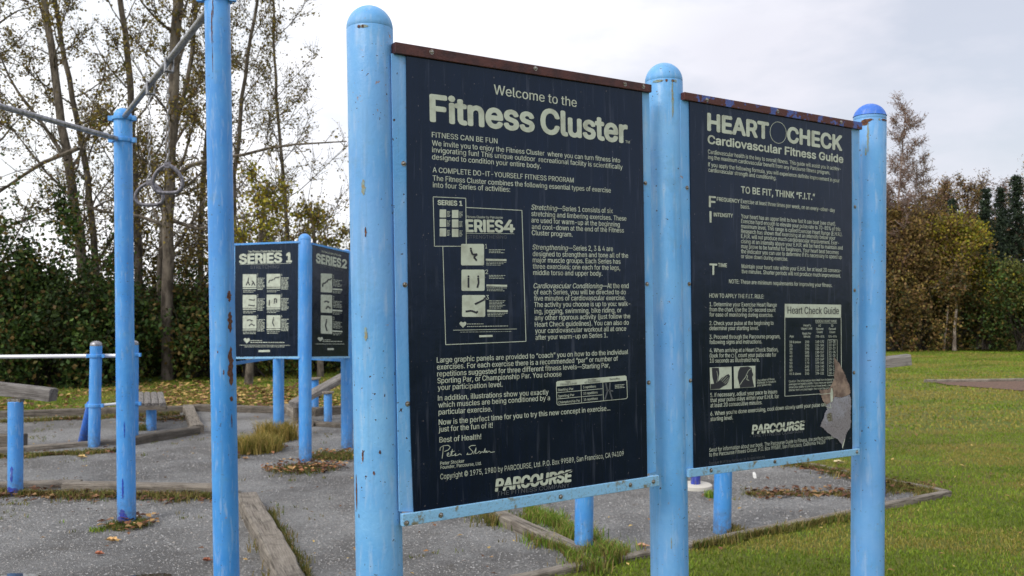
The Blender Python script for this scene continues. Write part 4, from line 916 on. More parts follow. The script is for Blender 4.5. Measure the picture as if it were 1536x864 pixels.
for j, (y0, y1) in enumerate(((275, 385), (400, 505), (522, 629))):
    a, b = s5(711, y0), s5(778, y1); flat(mb, K2, rrect(a[0], a[1], b[0], b[1], 1, (.05,)), H5); figs(md, K2, a[0], a[1] + 2, b[0], b[1], [3, 2, 5][j])
    T5(mb, K2, str(j + 1), 783, y0 + 28, 790, y0 + 29, 5); a = s5(784, y0 + 38); greek(mb, K2, a[0], a[1], a[0] + 13, 5, 2.2, .8, .1, 70 + j)
    flat(mb, K2, sp5((780, y0 + 88), (838, y0 + 92), (838, y0 + 100), (780, y0 + 98)), H5); a = s5(782, y0 + 106); greek(mb, K2, a[0], a[1], a[0] + 13, 2, 2, .7, .05, 80 + j)
heart(mb, K2, *s5(708, 662), 8, H5); a = s5(722, 667); greek(mb, K2, a[0], a[1], a[0] + 12, 1, 2, 1, 0, 90); a = s5(722, 676); greek(mb, K2, a[0], a[1], a[0] + 29, 1, 2, 1.1, 0, 91)
stroke(mb, K2, sp5((680, 691), (850, 691)), .6, H5); flat(mb, K2, sp5((750, 716), (788, 715), (788, 726), (750, 727)), H5)
obj('print', mb, M_ink, k2); obj('exercise_figures', md, M_dark, k2)['kind'] = 'stuff'

# ------------------------------------------------------------------ ring station
pa = Y(340, 900, 4.0); pa.z = 0; pb = G(190, 784)
RS = thing('ring_station', (pb.x, pb.y, 0), 'tall blue poles joined by grey bars for the hanging rings', 'exercise frame')
def leanpost(y, x0, y0, x1, y1):
    a, b = Y(x0, y0, y), Y(x1, y1, y); d = (a - b) / (a.z - b.z); base = b - d * b.z; return base, d
ba, da = leanpost(4.0, 326, 10, 338.5, 780); bb, db = leanpost(pb.y, 184.5, 190, 190, 780)
ta = ba + da * 2.95; tb = bb + db * (1.4 + (457 - 160) / FPX * pb.y)
mb = MB(); post_mesh(mb, ba, ta, .0565, True, 40); pA = obj('pole', mb, M_blue2, RS, True); pA['label'] = 'near pole with peeled rusty strip'
mb = MB(); post_mesh(mb, bb, tb, .0565, True, 40); pB = obj('pole', mb, M_blue2, RS, True)
bc = Vector((-3.0, 3.75, 0)); mb = MB(); post_mesh(mb, bc, bc + Vector((0, 0, 2.7)), .0565, True, 32); obj('pole', mb, M_blue2, RS, True)
for k, (y0, y1, an, w_) in enumerate(((452, 435, -38, .022), (498, 466, -36, .024), (577, 518, -36, .03), (600, 592, -36, .018), (640, 618, -36, .006), (560, 552, -70, .007), (528, 524, -95, .005), (70, 16, -98, .006), (112, 70, -97, .003), (30, 0, -92, .006))):
    z0, z1 = (1.4 + (456 - y) / FPX * 4.0 for y in (y0, y1)); obj('rust_patch', cyl_patch(ba, ta, .0565, an, z0, z1, w_ * 1.15, k + 3), M_rust, pA)
for (bb0, bt, r_, rows_) in ((bb, tb, .0565, ((-95, .02, .10, .05), (-120, .0, .05, .06), (-70, .0, .06, .05), (-88, .16, .30, .012), (-75, .55, .66, .006))), (ba, ta, .0565, ((-95, .02, .14, .05),))):
    for k, (an, z0, z1, w_) in enumerate(rows_): obj('old_paint_patch', cyl_patch(bb0, bt, r_, an, z0, z1, w_, k + 30, .0008 + .0003 * k), M_royal, pB if bb0 is bb else pA)
def collar(base, d, z, r, m, parent, hh=.03):
    mb = MB(); c = base + d * z; mb.lathe([(r, -hh / 2), (r + .010, -hh / 2 + .004), (r + .012, 0), (r + .010, hh / 2 - .004), (r, hh / 2)], c, d, 36)
    for s_ in (-1, 1): mb.box(c + Vector((s_ * (r + .018), -.01, 0)), (.014, 0, 0), (0, .012, 0), (0, 0, hh / 2))
    return obj('collar', mb, m, parent, True)
zA = 1.4 + (455 + 6) / FPX * 4.0; zB = 1.4 + (457 - 176) / FPX * pb.y; zB2 = 1.4 + (457 - 209) / FPX * pb.y
collar(ba, da, zA, .0565, M_blue2, RS); collar(bb, db, zB, .0565, M_blue2, RS); collar(bb, db, zB2, .0565, M_blue2, RS)
A_ = ba + da * zA; B_ = bb + db * zB
ub = (A_ - B_).normalized(); mb = MB(); mb.tube([B_ + ub * .055, A_ - ub * .055], .017, 16); obj('ring_bar', mb, M_steel, RS, True)
B2 = bb + db * zB2; C2 = Vector((bc.x, bc.y, B2.z + .02)); u2 = (C2 - B2).normalized(); mb = MB(); mb.tube([B2 + u2 * .055, C2 - u2 * .05], .0165, 16); obj('cross_bar', mb, M_steel, RS, True)
def on_bar(px):
    lo, hi = 0., 1.
    for _ in range(40):
        t = (lo + hi) / 2; p = B_.lerp(A_, t) - CAMP; x = 768 + FPX * p.dot(R_) / p.dot(F_)
        if x < px: lo = t
        else: hi = t
    return B_.lerp(A_, (lo + hi) / 2)
for px, ytop, ybot, wpx, label in ((253.5, 243, 290, 47, 'grey metal ring hanging higher and nearer from its chain'), (226, 270, 308, 43.5, 'grey metal ring hanging lower, behind the nearer ring')):
    c = on_bar(px); t = thing('hanging_ring', c, label, 'gym ring', 'gym rings hanging from the bar')
    perp = Vector((-ub.y, ub.x, 0)).normalized()
    mb = MB(); mb.box(c + Vector((0, 0, -.028)) + perp * .02, ub * .017, perp * .003, (0, 0, .036)); mb.box(c + Vector((0, 0, -.028)) - perp * .02, ub * .017, perp * .003, (0, 0, .036)); mb.box(c + Vector((0, 0, -.062)), ub * .017, perp * .02, (0, 0, .003))
    obj('hanger_bracket', mb, M_steel, t, bevel=.001)
    dpt = c.y; z1 = 1.4 + (457 - ytop) / FPX * dpt; z0 = 1.4 + (457 - ybot) / FPX * dpt; cx = c.x - .008
    mb = MB(); zz = c.z - .062; k = 0; ln = .030
    while zz > z1 + .006:
        a = ub if k % 2 else perp; pts = []
        for s_ in range(10):
            tt = 2 * PI * s_ / 10; pts.append(Vector((cx, c.y, zz - ln * .42)) + a * (.0085 * math.cos(tt)) + Vector((0, 0, ln * .62 * math.sin(tt))))
        mb.tube(pts, .0026, 5, closed=True); zz -= ln; k += 1
    obj('chain', mb, M_steel, t, True)
    w = wpx / FPX * dpt / 2; H_ = z1 - z0; mb = MB(); pts = []; cc_ = (z0 + z1) / 2 - .004
    face = Vector((1, .12, 0)).normalized()
    shape = [(0, .5), (.34, .43), (.68, .27), (.93, .04), (1.0, -.16), (.9, -.34), (.66, -.46), (.3, -.5), (-.3, -.5), (-.66, -.46), (-.9, -.34), (-1.0, -.16), (-.93, .04), (-.68, .27), (-.34, .43)]
    for a, b in shape: pts.append(Vector((cx, c.y, cc_)) + face * (a * w * .92) + Vector((0, 0, b * (H_ - .02))))
    sm_ = []
    for i in range(len(pts)):
        p0, p1_, p2_, p3_ = pts[i - 1], pts[i], pts[(i + 1) % len(pts)], pts[(i + 2) % len(pts)]
        for q in range(4):
            u = q / 4; sm_.append(.5 * ((2 * p1_) + (-p0 + p2_) * u + (2 * p0 - 5 * p1_ + 4 * p2_ - p3_) * u * u + (-p0 + 3 * p1_ - 3 * p2_ + p3_) * u ** 3))
    mb.tube(sm_, .0105, 12, closed=True); mb.box(Vector((cx, c.y, z1 - .012)), face * .013, Vector((0, .010, 0)), (0, 0, .016)); obj('ring', mb, M_ring, t, True)

# ------------------------------------------------------------------ other exercise gear, left
b = G(23, 742); t = thing('slanted_beam_stand', b, 'grey timber beam sloping down to the right on a single blue post', 'exercise bench')
mb = MB(); post_mesh(mb, b, b + Vector((0, 0, .69)), .052, False); po = obj('post', mb, M_blue2, t, True)
for k, (an, z0, z1, w_) in enumerate(((-110, -.01, .07, .07), (-70, -.01, .06, .07), (-88, .10, .22, .025))): obj('old_paint_patch', cyl_patch(b, b + Vector((0, 0, .69)), .052, an, z0, z1, w_, k + 50, .0008 + .0003 * k), M_royal, po)
e1 = Y(81, 583, b.y); e0 = Y(-150, 556, b.y + .25)
beam('beam', e1, e0, .09, .095, M_bench, parent=t, warp=.002)
mb = MB(); mb.box((b.x, b.y, .70), (.05, 0, 0), (0, .03, 0), (0, 0, .012)); obj('bracket', mb, M_bolt, t)
b = G(141, 670); t = thing('low_bar_station', b, 'two short blue posts with silver caps carrying low white bars', 'exercise bars')
zt_ = 1.4 - (517 - 457.5) / FPX * b.y; b2_ = Y(199, 660, b.y + .15); b2_.z = 0
for q in (b, b2_):
    mb = MB(); post_mesh(mb, q, q + Vector((-.0 + (.02 if q is b else 0), 0, zt_)), .056, False); po = obj('post', mb, M_blue2, t, True)
    mb = MB(); mb.lathe([(.057, -.006), (.057, .004)] + [(.057 * math.cos(a), .004 + .04 * math.sin(a)) for a in [PI / 2 * k / 8 for k in range(1, 8)]] + [(.002, .044)], q + Vector((.02 if q is b else 0, 0, zt_)), (0, 0, 1), 28); obj('cap', mb, M_steel, po, True)
    for y_ in (533, 607): collar(q, Vector((.02 / zt_ if q is b else 0, 0, 1)), 1.4 - (y_ - 457.5) / FPX * b.y, .056, M_blue2, t, .035)
z_ = 1.4 - (533.5 - 457.5) / FPX * b.y; mb = MB(); l0 = Y(-420, 534, b.y - .1); mb.tube([Vector((l0.x, b.y - .09, z_)), Vector((b2_.x, b2_.y - .07, z_))], .019, 14); obj('upper_bar', mb, M_bar, t, True)
z_ = 1.4 - (607 - 457.5) / FPX * b.y; mb = MB(); mb.tube([b + Vector((.05, 0, z_)), Vector((b2_.x, b2_.y, z_ + .01))], .014, 14); obj('lower_bar', mb, M_bar, t, True)
mb = MB(); post_mesh(mb, Y(125, 652, b.y + .35) * Vector((1, 1, 0)) if False else Vector((Y(125, 652, b.y + .35).x, b.y + .35, 0)), Vector((b.x - .03, b.y + .02, .42)), .05, False, 28); obj('brace', mb, M_deep, t, True)
# low slatted bench
b = G(227, 645); t = thing('slatted_bench', b, 'low grey slatted bench on one short blue post', 'bench')
mb = MB(); post_mesh(mb, b, b + Vector((0, .0, .26)), .055, False, 28); obj('post', mb, M_blue2, t, True)
zb = 1.4 - (603 - 457) / FPX * (b.y - .1); yb = b.y - .12
xs = [Y(x, 603, yb).x for x in (249.5, 238.6, 227.5, 216.5, 205.5, 194.5)]
for i in range(5):
    xm = (xs[i] + xs[i + 1]) / 2; beam('slat', (xm, yb, zb), (xm - .53, yb + 1.25, zb), abs(xs[0] - xs[1]) - .008, .04, M_bench, parent=t, warp=.001)
beam('cross_board', (xs[0], yb + .0, zb - .041), (xs[-1], yb + .0, zb - .041), .05, .035, M_timber2, parent=t, warp=.001)
# small capped posts right of kiosk
for px, py, top, hw, lb in ((472, 622, 569, 6, 'farther low blue post with thin grey disc on top, right of the kiosk'), (492, 637, 590, 6, 'nearer low blue post with thin grey disc on top, right of the kiosk')):
    b = G(px, py); r = hw / FPX * b.y; h = 1.4 - (top - 456) / FPX * b.y
    t = thing('stepping_post', b, lb, 'post', 'low capped posts')
    mb = MB(); post_mesh(mb, b, b + Vector((0, 0, h)), r, False, 24); obj('shaft', mb, M_blue2, t, True)
    mb = MB(); mb.lathe([(r * 1.5, 0), (r * 1.55, .01), (r * 1.5, .02)], b + Vector((0, 0, h + .001)), (0, 0, 1), 24); obj('disc', mb, M_timber, t, True)
lo = Y(437, 603, 10.3); hi = Y(560, 536, 10.9); t = thing('inclined_board', (lo.x, lo.y, 0), 'grey board sloping up to the right behind the kiosk', 'exercise bench')
beam('board', lo, hi, .22, .07, M_bench, parent=t, warp=.002)
mb = MB(); m_ = lo.lerp(hi, .75); post_mesh(mb, Vector((m_.x, m_.y, 0)), Vector((m_.x, m_.y, m_.z - .07)), .05, False, 20); obj('post', mb, M_blue2, t, True)
mb = MB(); m_ = lo.lerp(hi, .06); post_mesh(mb, Vector((m_.x, m_.y, 0)), Vector((m_.x, m_.y, m_.z - .065)), .04, False, 20); obj('foot', mb, M_timber2, t, True)

# ------------------------------------------------------------------ gear behind the sign
post_thing('short_post', 875.5, 826, 1.0, 'short blue post standing in grass under the welcome board', r=.0525, lean=(.02, 0))
post_thing('short_post', 1083, 799, 1.0, 'short blue post under the heart board with dark blue foot', r=.0535, lean=(.03, 0))
t, b = post_thing('footed_post', 1043.5, 732, .95, 'royal blue post set in a round white concrete foot', r=.036, m=M_royal)
mb = MB(); mb.lathe([(.125, -.02), (.122, .025), (.112, .032)], b, (0, 0, 1), 28); obj('concrete_foot', mb, M_wall, t, True)
b = G(1316.5, 744); t = thing('beam_bench', b, 'blue post with a grey timber beam poking out right of the sign', 'exercise bench')
e1 = Y(1363, 531, b.y); zz = e1.z; e0 = Y(1130, 560, b.y + .25)
mb = MB(); post_mesh(mb, b, b + Vector((0, 0, zz - .10)), .052, False, 28); obj('post', mb, M_deep, t, True)
beam('beam', e1, Vector((e0.x, e0.y, zz - .14)), .13, .075, M_bench, parent=t, warp=.002)
p = G(1132, 717); mb = MB(); mb.box(p + Vector((0, 0, .02)), (.010, .003, 0), (-.003, .008, .008), (0, .008, .016)); tag(obj('paper_scrap', mb, M_paper), 'scrap of white paper on the gravel under the heart board', 'litter')

# ------------------------------------------------------------------ trees
def unit(v): return v / (np.linalg.norm(v) + 1e-12)
def branch_pts(rd, p, d, L, n, wob, up):
    pts = [p]; d = unit(d)
    for i in range(n):
        d = unit(d + rd.normal(0, wob, 3) + np.array([0, 0, up])); p = p + d * L / n; pts.append(p)
    return np.array(pts)
def tree(name, label, trunk, r0, r1, barkm, leafcols, nl=16, l_len=2.6, l_t=(.25, 1), leaf=.06, dens=1.0, seed=0, group=None, up=.08, sub=6, tw=5, spread=1.0, top=True, twr=.004, lsp=.06, limbs=()):
    rd = np.random.default_rng(seed); T = np.array([tuple(p) for p in trunk], float)
    t = thing(name, (T[0][0], T[0][1], 0), label, 'tree', group)
    # resample trunk
    seg = np.r_[0, np.cumsum(np.linalg.norm(np.diff(T, axis=0), axis=1))]; Ls = seg[-1]; m = max(8, int(Ls / .4))
    s = np.linspace(0, Ls, m); C = np.c_[[np.interp(s, seg, T[:, i]) for i in range(3)]].T; C[1:-1] += rd.normal(0, .012, (m - 2, 3)) * [1, 1, 0]
    R_t = r0 + (r1 - r0) * (s / Ls); R_t[0] *= 1.3
    mb = MB(); mb.tube(C, R_t, 10); mbr = MB(); LP = []
    def leafpts(pts, k):
        k = max(1, k // 4); i = rd.integers(1, len(pts), k); f = rd.uniform(0, 1, k)[:, None]; c = pts[i - 1] * (1 - f) + pts[i] * f + rd.normal(0, lsp * .5, (k, 3))
        LP.append(np.repeat(c, 4, 0) + rd.normal(0, lsp * .9, (k * 4, 3)) - [0, 0, lsp * .5])
    for b in range(nl + len(limbs)):
        if b >= nl:
            li = np.array([tuple(p) for p in limbs[b - nl]], float); sl = np.r_[0, np.cumsum(np.linalg.norm(np.diff(li, axis=0), axis=1))]
            q = np.c_[[np.interp(np.linspace(0, sl[-1], 8), sl, li[:, i]) for i in range(3)]].T; L_ = sl[-1]; rb = .045
            mbr.tube(q, np.linspace(rb, .012, 8), 6, cap=False)
            for k in range(sub * 2):
                i = rd.integers(1, 7); dd = unit(unit(q[i + 1] - q[i]) + rd.normal(0, .6, 3)); q2 = branch_pts(rd, q[i], dd, rd.uniform(.5, 1.2), 5, .2, up)
                mbr.tube(q2, np.linspace(.010, twr, 6), 4, cap=False); leafpts(q2, int(16 * dens))
            continue
        f = l_t[0] + (l_t[1] - l_t[0]) * ((b + rd.uniform(0, 1)) / nl); si = f * Ls; p = np.array([np.interp(si, s, C[:, i]) for i in range(3)])
        az = b * 2.4 + rd.uniform(-.5, .5); el = rd.uniform(.3, 1.0); L_ = l_len * (1.15 - .75 * f) * rd.uniform(.6, 1.2) * spread
        d = np.array([math.cos(az) * math.cos(el), math.sin(az) * math.cos(el), math.sin(el)]); rb = np.interp(si, s, R_t) * rd.uniform(.22, .4)
        q = branch_pts(rd, p, d, L_, 7, .13, up); mbr.tube(q, np.linspace(rb, .006, 8), 5, cap=False); leafpts(q[3:], int(6 * dens))
        for k in range(sub):
            i = rd.integers(1, 7); dd = unit(unit(q[i + 1] - q[i]) + rd.normal(0, .55, 3)); l2 = L_ * rd.uniform(.25, .5) * (1.1 - i / 10)
            q2 = branch_pts(rd, q[i], dd, l2, 5, .18, up); mbr.tube(q2, np.linspace(max(rb * .35, .006), twr, 6), 4, cap=False); leafpts(q2, int(14 * dens))
            for k2 in range(tw):
                i2 = rd.integers(0, 5); dd = unit(unit(q2[i2 + 1] - q2[i2]) + rd.normal(0, .6, 3)); q3 = branch_pts(rd, q2[i2], dd, rd.uniform(.25, .6) * min(1, l_len / 2), 3, .2, up)
                mbr.tube(q3, np.linspace(twr * 1.2, twr * .6, 4), 3, cap=False); leafpts(q3, int(14 * dens))
    obj('trunk', mb, barkm, t, True); br = obj('branches', mbr, barkm, t)
    if leafcols:
        P = np.concatenate(LP); leaves('crown', P, leaf, pick(leafcols, len(P)), M_leaf, t, asp=.75)
    return t
OL = [(128, 112, 52), (112, 98, 48), (96, 84, 44), (140, 124, 56), (88, 92, 40), (104, 78, 46), (150, 132, 58)]
YG = [(156, 150, 44), (136, 136, 44), (170, 156, 50), (118, 120, 44), (146, 118, 46)]
def tk(y, *px): return [Y(a, b, y) for a, b in px]
TR = 'tall thin trees at the back left'
tree('alder_tree', 'leaning thin tree farthest left, its trunk bending right towards the shrubs', tk(17.5, (140, 600), (131, 500), (126, 430), (118, 330), (100, 240), (84, 120), (66, 0), (58, -90)) , .12, .055, M_bark, OL, 17, 3.0, (.22, 1), dens=0.68, limbs=[tk(16.8, (112, 300), (118, 222), (60, 246), (0, 287), (-60, 330))[1:], tk(17.2, (100, 240), (60, 180), (20, 130), (-10, 60)), tk(17, (124, 350), (100, 330), (88, 318))], seed=1, group=TR)
tree('alder_tree', 'slender dark tree second from the left, just right of the leaning one', tk(18.5, (150, 600), (146, 430), (135, 290), (118, 190), (98, 90), (82, 0), (70, -90)), .085, .04, M_bark, OL, 15, 2.6, (.25, 1), dens=0.68, seed=2, group=TR)
tree('alder_tree', 'tree behind the ring pole, half hidden by it', tk(19, (212, 600), (208, 420), (203, 280), (196, 140), (188, 40), (172, -60), (168, -120)), .10, .05, M_bark, OL, 18, 2.6, (.2, 1), dens=0.85, seed=3, group=TR)
tree('cottonwood_tree', 'thickest pale trunked tree, seen behind the two hanging rings', tk(16.5, (252, 590), (250, 470), (252, 340), (256, 220), (262, 100), (266, 0), (272, -90)), .11, .09, M_bark, OL, 18, 2.8, (.28, 1), dens=0.68, limbs=[tk(16.4, (254, 268), (300, 240), (350, 236), (420, 218), (520, 212)), tk(16.6, (250, 340), (215, 325), (160, 318), (100, 300)), tk(16.3, (256, 330), (300, 345), (345, 330), (400, 320))], seed=4, group=TR)
tree('alder_tree', 'thin forked tree between the thick trunk and the tall blue pole', tk(18, (238, 590), (240, 420), (248, 300), (262, 200), (285, 110), (296, 0), (300, -70)), .07, .035, M_bark, OL, 13, 2.3, (.25, 1), dens=0.68, seed=5, group=TR)
tree('alder_tree', 'thin tree just left of the tall blue pole', tk(20, (298, 590), (300, 400), (305, 260), (320, 120), (336, 0), (340, -60)), .075, .035, M_bark, OL, 15, 2.4, (.2, 1), dens=0.7, seed=6, group=TR)
tree('alder_tree', 'thin tree rising just right of the tall blue pole', tk(19, (352, 590), (350, 400), (352, 260), (366, 130), (384, 0), (392, -60)), .065, .03, M_bark, OL, 18, 2.8, (.2, 1), dens=0.68, seed=8, group=TR)
tree('alder_tree', 'sparse tree whose fine twigs reach towards the left sign post', tk(21, (440, 590), (436, 420), (428, 300), (416, 160), (410, 40), (408, -40)), .06, .025, M_bark, [(120, 108, 52), (140, 124, 60), (104, 92, 48)], 26, 3.4, (.2, 1), dens=.42, seed=9, group=TR)
tree('alder_tree', 'leafy tree left of the leaning tree, mostly outside the frame', tk(18, (-60, 600), (-50, 300), (-30, 60), (-20, -80)), .13, .06, M_bark, OL, 22, 3.0, (.2, 1), dens=.9, seed=10, group=TR)
tree('alder_tree', 'yellow leaved tree behind the small kiosk', tk(15.5, (372, 590), (380, 440), (392, 330), (402, 275)), .07, .03, M_bark, YG, 13, 1.4, (.5, 1), dens=.5, seed=12, leaf=.07)
tree('alder_tree', 'yellow green bushy tree between the kiosk and left sign post', tk(17, (480, 590), (478, 450), (472, 360), (468, 320)), .07, .03, M_bark, YG + OL, 13, 1.4, (.45, 1), dens=.45, seed=13, leaf=.07)
# shrubs
def shrub(name, label, c, rx, ry, h, n, cols, leaf=.075, seed=0, group=None, z0=.1, ncl=None, cat='shrub', barkm=None, dens=.2):
    rd = np.random.default_rng(seed); c = np.array([c[0], c[1]], float); t = thing(name, (c[0], c[1], 0), label, cat, group)
    ncl = ncl or 46; a = rd.uniform(0, 6.28, ncl); r = np.sqrt(rd.uniform(0, 1, ncl)); zz = rd.uniform(0, 1, ncl) ** .7 * rd.uniform(.7, 1.1, ncl); lob = .78 + .3 * np.sin(a * 2 + seed) * np.cos(a * 3 + seed * 2); k = np.sqrt(np.clip(1 - (zz * 1.0) ** 2.6, .05, 1))
    CC = np.c_[c[0] + rx * r * k * np.cos(a), c[1] + ry * r * k * np.sin(a), z0 + h * zz * lob * rd.uniform(.85, 1.15, ncl)]
    wts = rd.uniform(.3, 1.7, ncl); wts /= wts.sum(); idx = rd.choice(ncl, n, p=wts)
    P = CC[idx] + rd.normal(0, 1, (n, 3)) * np.array([rx, ry, h]) * dens * .72 * rd.uniform(.5, 1.25, (ncl, 1))[idx] * rd.uniform(.4, 1, (n, 1)); P[:, 2] = np.clip(P[:, 2], .02, None)
    m5 = n // 9; si = rd.integers(0, ncl, m5); tt = rd.uniform(0, 1, (m5, 1)); dirs = rd.normal(0, .35, (ncl, 3)) + [0, 0, 1.]      # long shoots standing out of the clumps
    P[:m5] = CC[si] + dirs[si] * tt * h * .32 + rd.normal(0, .05, (m5, 3)); P[:, 2] = np.clip(P[:, 2], .02, None)
    col = pick(cols, n); cj = rd.uniform(.45, 1.6, ncl)[idx][:, None]; leaves('foliage', P, leaf, np.clip(col * cj, 0, 1), M_leaf, t, asp=.7)
    mb = MB()
    for i in range(0, ncl):
        if i % 2: mb.tube([CC[i], CC[i] + dirs[i] * h * .34], [.007, .003], 3, cap=False); continue
        b0 = np.array([c[0] + rd.uniform(-.3, .3) * rx, c[1] + rd.uniform(-.3, .3) * ry, 0.]); m_ = (b0 + CC[i]) / 2 + np.array([0, 0, .15 * h]); mb.tube([b0, m_, CC[i]], [.02, .013, .005], 4, cap=False)
    obj('stems', mb, barkm or M_darkbark, t); return t
DG = [(62, 84, 42), (52, 72, 36), (80, 100, 46), (90, 84, 44), (44, 60, 32), (98, 80, 44), (72, 92, 36), (58, 78, 40), (50, 70, 34), (68, 90, 40)]
DB = [(84, 72, 40), (62, 66, 34), (100, 82, 42), (48, 52, 28), (110, 96, 44), (70, 76, 34)]
SG = 'dense dark shrubs under the tall trees'
DU = [(46, 52, 28), (58, 54, 30), (40, 46, 26), (70, 62, 34)]
for i, (px, y, rx, h, n, cols, lb) in enumerate((
    (-120, 15.6, 1.7, 3.0, 13000, DG, 'dark green shrub beyond the left edge of the lawn'), (10, 15.2, 1.6, 3.05, 15000, DG, 'tall dark green shrub at the left edge behind the slanted beam'),
    (95, 15.6, 1.3, 2.75, 13000, DG, 'dark green shrub behind the leaning tree'), (165, 16.2, 1.2, 2.0, 9000, DG, 'shrub left of the ring pole'),
    (235, 17.6, 1.4, 1.8, 8000, DG + DB, 'low shrub below the hanging rings'), (300, 17.0, 1.3, 1.8, 8000, DG + DB, 'dark shrub left of the tall blue pole'),
    (375, 17.2, 1.3, 1.9, 8000, DG + DB, 'dark shrub behind the small kiosk'), (440, 18, 1.3, 2.0, 8000, DB + DG, 'brownish shrub right behind the kiosk posts'), (505, 18.6, 1.4, 2.1, 7000, DB + YG, 'yellow brown shrub left of the left sign post'),
    (590, 19.5, 1.6, 2.6, 6000, DB, 'brown shrub behind the left sign post'))):
    p = G(px, 600); x_ = (px - 768) / FPX * y; shrub('shrub', lb, (x_, y), rx, 1.1, h, n, cols, .085, 20 + i, SG)
for i, (px, y, rx, h, n, cols, lb) in enumerate(((150, 19.5, 1.5, 3.1, 3000, DB + OL, 'loose brown shrub rising behind the second slender tree'), (235, 20.5, 1.6, 3.0, 2800, OL + DB, 'open olive shrub behind the thick pale trunk'), (320, 20, 1.5, 3.0, 2800, DB + OL, 'open brown shrub behind the tall blue pole'), (410, 21, 1.6, 3.2, 3000, OL + YG, 'open yellowish shrub rising behind the small kiosk'), (500, 21.5, 1.6, 3.2, 2600, OL + YG, 'open shrub rising left of the left sign post'))):
    shrub('shrub', lb, ((px - 768) / FPX * y, y), rx, 1.0, h, n, cols, .085, 120 + i, SG, z0=.8, dens=.24)
# denser backdrop of woodland
def wood_mass(name, label, path, depth, h0, h1, n, leaf, cols, seed):
    rd = np.random.default_rng(seed); P_ = np.array(path, float); seg = np.r_[0, np.cumsum(np.linalg.norm(np.diff(P_, axis=0), axis=1))]
    s = rd.uniform(0, seg[-1], n); x = np.interp(s, seg, P_[:, 0]); y = np.interp(s, seg, P_[:, 1]) + rd.uniform(0, depth, n)
    hh = h0 + (h1 - h0) * (.5 + .5 * np.clip(fbm(s * .5, s * 0, .9, seed) * .7 + fbm(s, s * 0, 2.2, seed + 3) * .3, -1, 1)); z = hh * rd.uniform(0, 1, n) ** .85
    keep = fbm(x * 2, y * 2 + z * 2, .9, seed) + fbm(z * 1.3, x * 1.1, 1.3, seed + 1) + rd.normal(0, .4, n) > -.9
    Pp = np.c_[x, y, z][keep]; o = leaves(name, Pp, leaf, pick(cols, len(Pp)), M_leaf, asp=.8); tag(o, label, 'woodland', kind='stuff'); return o
wood_mass('distant_woodland', 'far dark undergrowth closing the view behind the left trees', [(-16, 20), (-8, 21), (-3.5, 22), (2, 25)], 4, 1.5, 2.5, 50000, .13, DG + DB, 3)
wood_mass('distant_woodland', 'far brown and olive wood behind the lawn', [(2, 27), (9, 31), (16, 33), (30, 36)], 7, 4.0, 5.4, 70000, .15, DB + [(110, 84, 52), (128, 98, 58), (90, 70, 48)], 4)
wood_mass('distant_woodland', 'dark undergrowth at the foot of the far wood', [(2, 25.5), (9, 27), (16, 28.5), (30, 30)], 3, 1.6, 2.8, 45000, .12, DU, 6)
# right hand wood
def px_xy(px, y): return ((px - 768) / FPX * y, y)
BR = [(132, 106, 66), (114, 90, 60), (142, 118, 66), (100, 84, 54), (152, 132, 72), (120, 92, 64), (108, 100, 58)]
PK = [(140, 112, 96), (126, 98, 84), (112, 88, 78)]
RG = 'autumn trees along the far side of the lawn'
def gtr(px, y, top, *mids):
    b = px_xy(px[0], y); H = 1.4 + (450 - top) / FPX * y
    return [Vector((b[0], y, 0)), Vector((px_xy(px[1], y)[0], y, H * .5)), Vector((px_xy(px[2], y)[0], y, H))]
tree('birch_tree', 'tall almost bare birch just right of the right sign post', gtr((1336, 1346, 1362), 25, 165), .06, .012, M_twig, PK, 34, 1.2, (.25, 1), leaf=.045, dens=.16, seed=31, up=.1, sub=6, tw=6, group=RG, twr=.006)
tree('birch_tree', 'thin bare tree beside the tall birch', gtr((1372, 1368, 1378), 26, 245), .045, .012, M_twig, PK + BR, 24, 1.3, (.3, 1), leaf=.05, dens=.25, seed=32, group=RG, twr=.006)
for i, (px, y, top, cols, dens, lb) in enumerate(((1310, 26, 300, BR, 1.5, 'brown leaved tree partly behind the right sign post'), (1345, 25, 330, BR, 1.8, 'rusty brown tree at the foot of the tall birch'), (1385, 27, 335, BR, 1.6, 'brown tree right of the tall birch'),
        (1418, 25.5, 345, YG + BR, 1.8, 'yellow green tree in front of the small spruce'), (1448, 25.6, 350, YG + [(110, 116, 50)], 1.5, 'bright olive tree between the two spruces'), (1508, 25.3, 420, [(104, 112, 56), (92, 100, 50), (124, 122, 64)], 1.9, 'grey green tree at the right edge of the picture'),
        (1398, 32, 300, PK + BR, .8, 'bare pinkish treetop right of the tall birch'), (1416, 34, 283, PK + BR, 1.0, 'brownish treetop just left of the small spruce'), (1450, 33, 284, BR + PK, 1.0, 'rusty treetop between the small and the middle spruce'), (1464, 35, 290, PK + BR, .9, 'thin pinkish treetop touching the middle spruce'), (1545, 34, 255, PK + BR, .9, 'bare pinkish treetop at the right frame edge'), (1502, 36, 292, PK, .7, 'pinkish treetop behind the gap between the two large spruces'))):
    tree('autumn_tree', lb, gtr((px, px + 2, px + 4), y, top), .07, .02, M_birch if i in (3,) else M_darkbark, cols, 22, 1.7, (.12, 1), leaf=.078 if dens > 1 else .07, dens=dens * 1.15, seed=40 + i, group=RG, sub=5, tw=4, twr=.007, lsp=.1)
tree('autumn_tree', 'young pale trunk standing at the lawn edge below the olive tree', gtr((1430, 1432, 1433), 24.2, 415), .045, .02, M_birch, BR + DB, 9, .8, (.6, 1), leaf=.08, dens=.6, seed=61, group=RG, sub=4, tw=4)
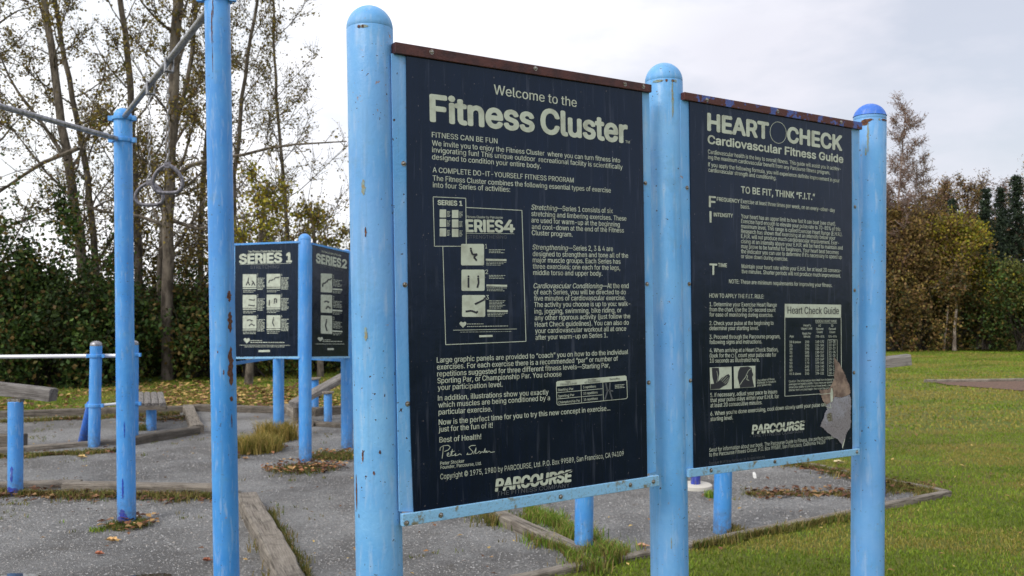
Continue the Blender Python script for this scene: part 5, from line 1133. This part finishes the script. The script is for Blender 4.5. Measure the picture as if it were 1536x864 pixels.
tree('autumn_tree', 'leaning pale young trunk at the lawn edge left of the straight one', gtr((1414, 1420, 1424), 24.3, 430), .03, .015, M_birch, BR + DB, 8, .8, (.6, 1), leaf=.08, dens=.6, seed=62, group=RG, sub=4, tw=4)
for i, (px, y, lb) in enumerate(((640, 24, 'brown tree hidden behind the welcome board'), (800, 25, 'olive tree hidden behind the welcome board'), (960, 26, 'brown tree behind the middle sign post'), (1120, 26, 'brown tree hidden behind the heart board'), (1230, 27, 'olive tree hidden behind the heart board'))):
    tree('autumn_tree', lb, gtr((px, px + 2, px + 4), y, 330), .07, .02, M_darkbark, BR, 14, 1.7, (.12, 1), leaf=.12, dens=1.0, seed=70 + i, group=RG, sub=4, tw=3, twr=.007, lsp=.1)
def spruce(label, px, y, top, wid, seed, cols):
    rd = np.random.default_rng(seed); x, y = px_xy(px, y); H = 1.4 + (450 - top) / FPX * y; t = thing('spruce_tree', (x, y, 0), label, 'tree', 'dark spruces in the far wood')
    mb = MB(); mb.tube([(x, y, 0), (x, y, H)], [.09, .01], 8); obj('trunk', mb, M_darkbark, t, True); P = []; 
    for z in np.arange(.5, H, .16):
        f = 1 - z / H; Rr = wid * 1.35 * (.10 + f ** .75) * rd.uniform(.75, 1.1)
        for b in range(9):
            a = rd.uniform(0, 6.28); L_ = Rr * rd.uniform(.6, 1.15); n = int(12 + 44 * L_); s = rd.uniform(.05, 1, n) * L_
            P.append(np.c_[x + s * math.cos(a) + rd.normal(0, .05, n), y + s * math.sin(a) + rd.normal(0, .05, n), z - .28 * s + .12 * (s / L_) ** 2 * L_ + rd.normal(0, .045, n)])
    P = np.concatenate(P); leaves('crown', P, .13, pick(cols, len(P)), M_needle, t, asp=.3)
SPC = [(38, 52, 40), (48, 62, 46), (30, 42, 34), (58, 72, 50)]
spruce('small dark spruce poking above the brown trees', 1430, 29, 298, .5, 1, SPC)
spruce('dark spruce in the middle of the right hand wood', 1480, 27.5, 284, .72, 2, SPC)
spruce('slim spruce just right of the middle one', 1503, 30, 284, .5, 4, SPC)
spruce('tallest dark spruce near the right frame edge', 1526, 27, 264, .68, 3, SPC)
spruce('spruce beyond the right frame edge', 1590, 29, 270, .8, 5, SPC)
# low bushes at the lawn edge on the right
for i, (px, y, rx, h, cols, lb) in enumerate(((1330, 24.3, 1.0, 2.2, BR + DB, 'brown leafy shrub at the lawn edge right of the sign'), (1375, 24.6, 1.1, 2.0, BR + DB, 'yellowing shrub at the lawn edge under the birch'), (1425, 25, 1.1, 1.9, DB, 'dark shrub at the lawn edge by the pale trunk'), (1480, 24.8, 1.2, 2.1, DG + DB, 'dark green shrub at the lawn edge under the spruce'), (1540, 24.4, 1.3, 2.4, DG + [(96, 104, 54)], 'green shrub at the lawn edge by the right frame edge'))):
    x_, _ = px_xy(px, y); shrub('shrub', lb, (x_, y), rx, .8, h, 4300, cols, .085, 90 + i, 'shrubs along the far lawn edge')
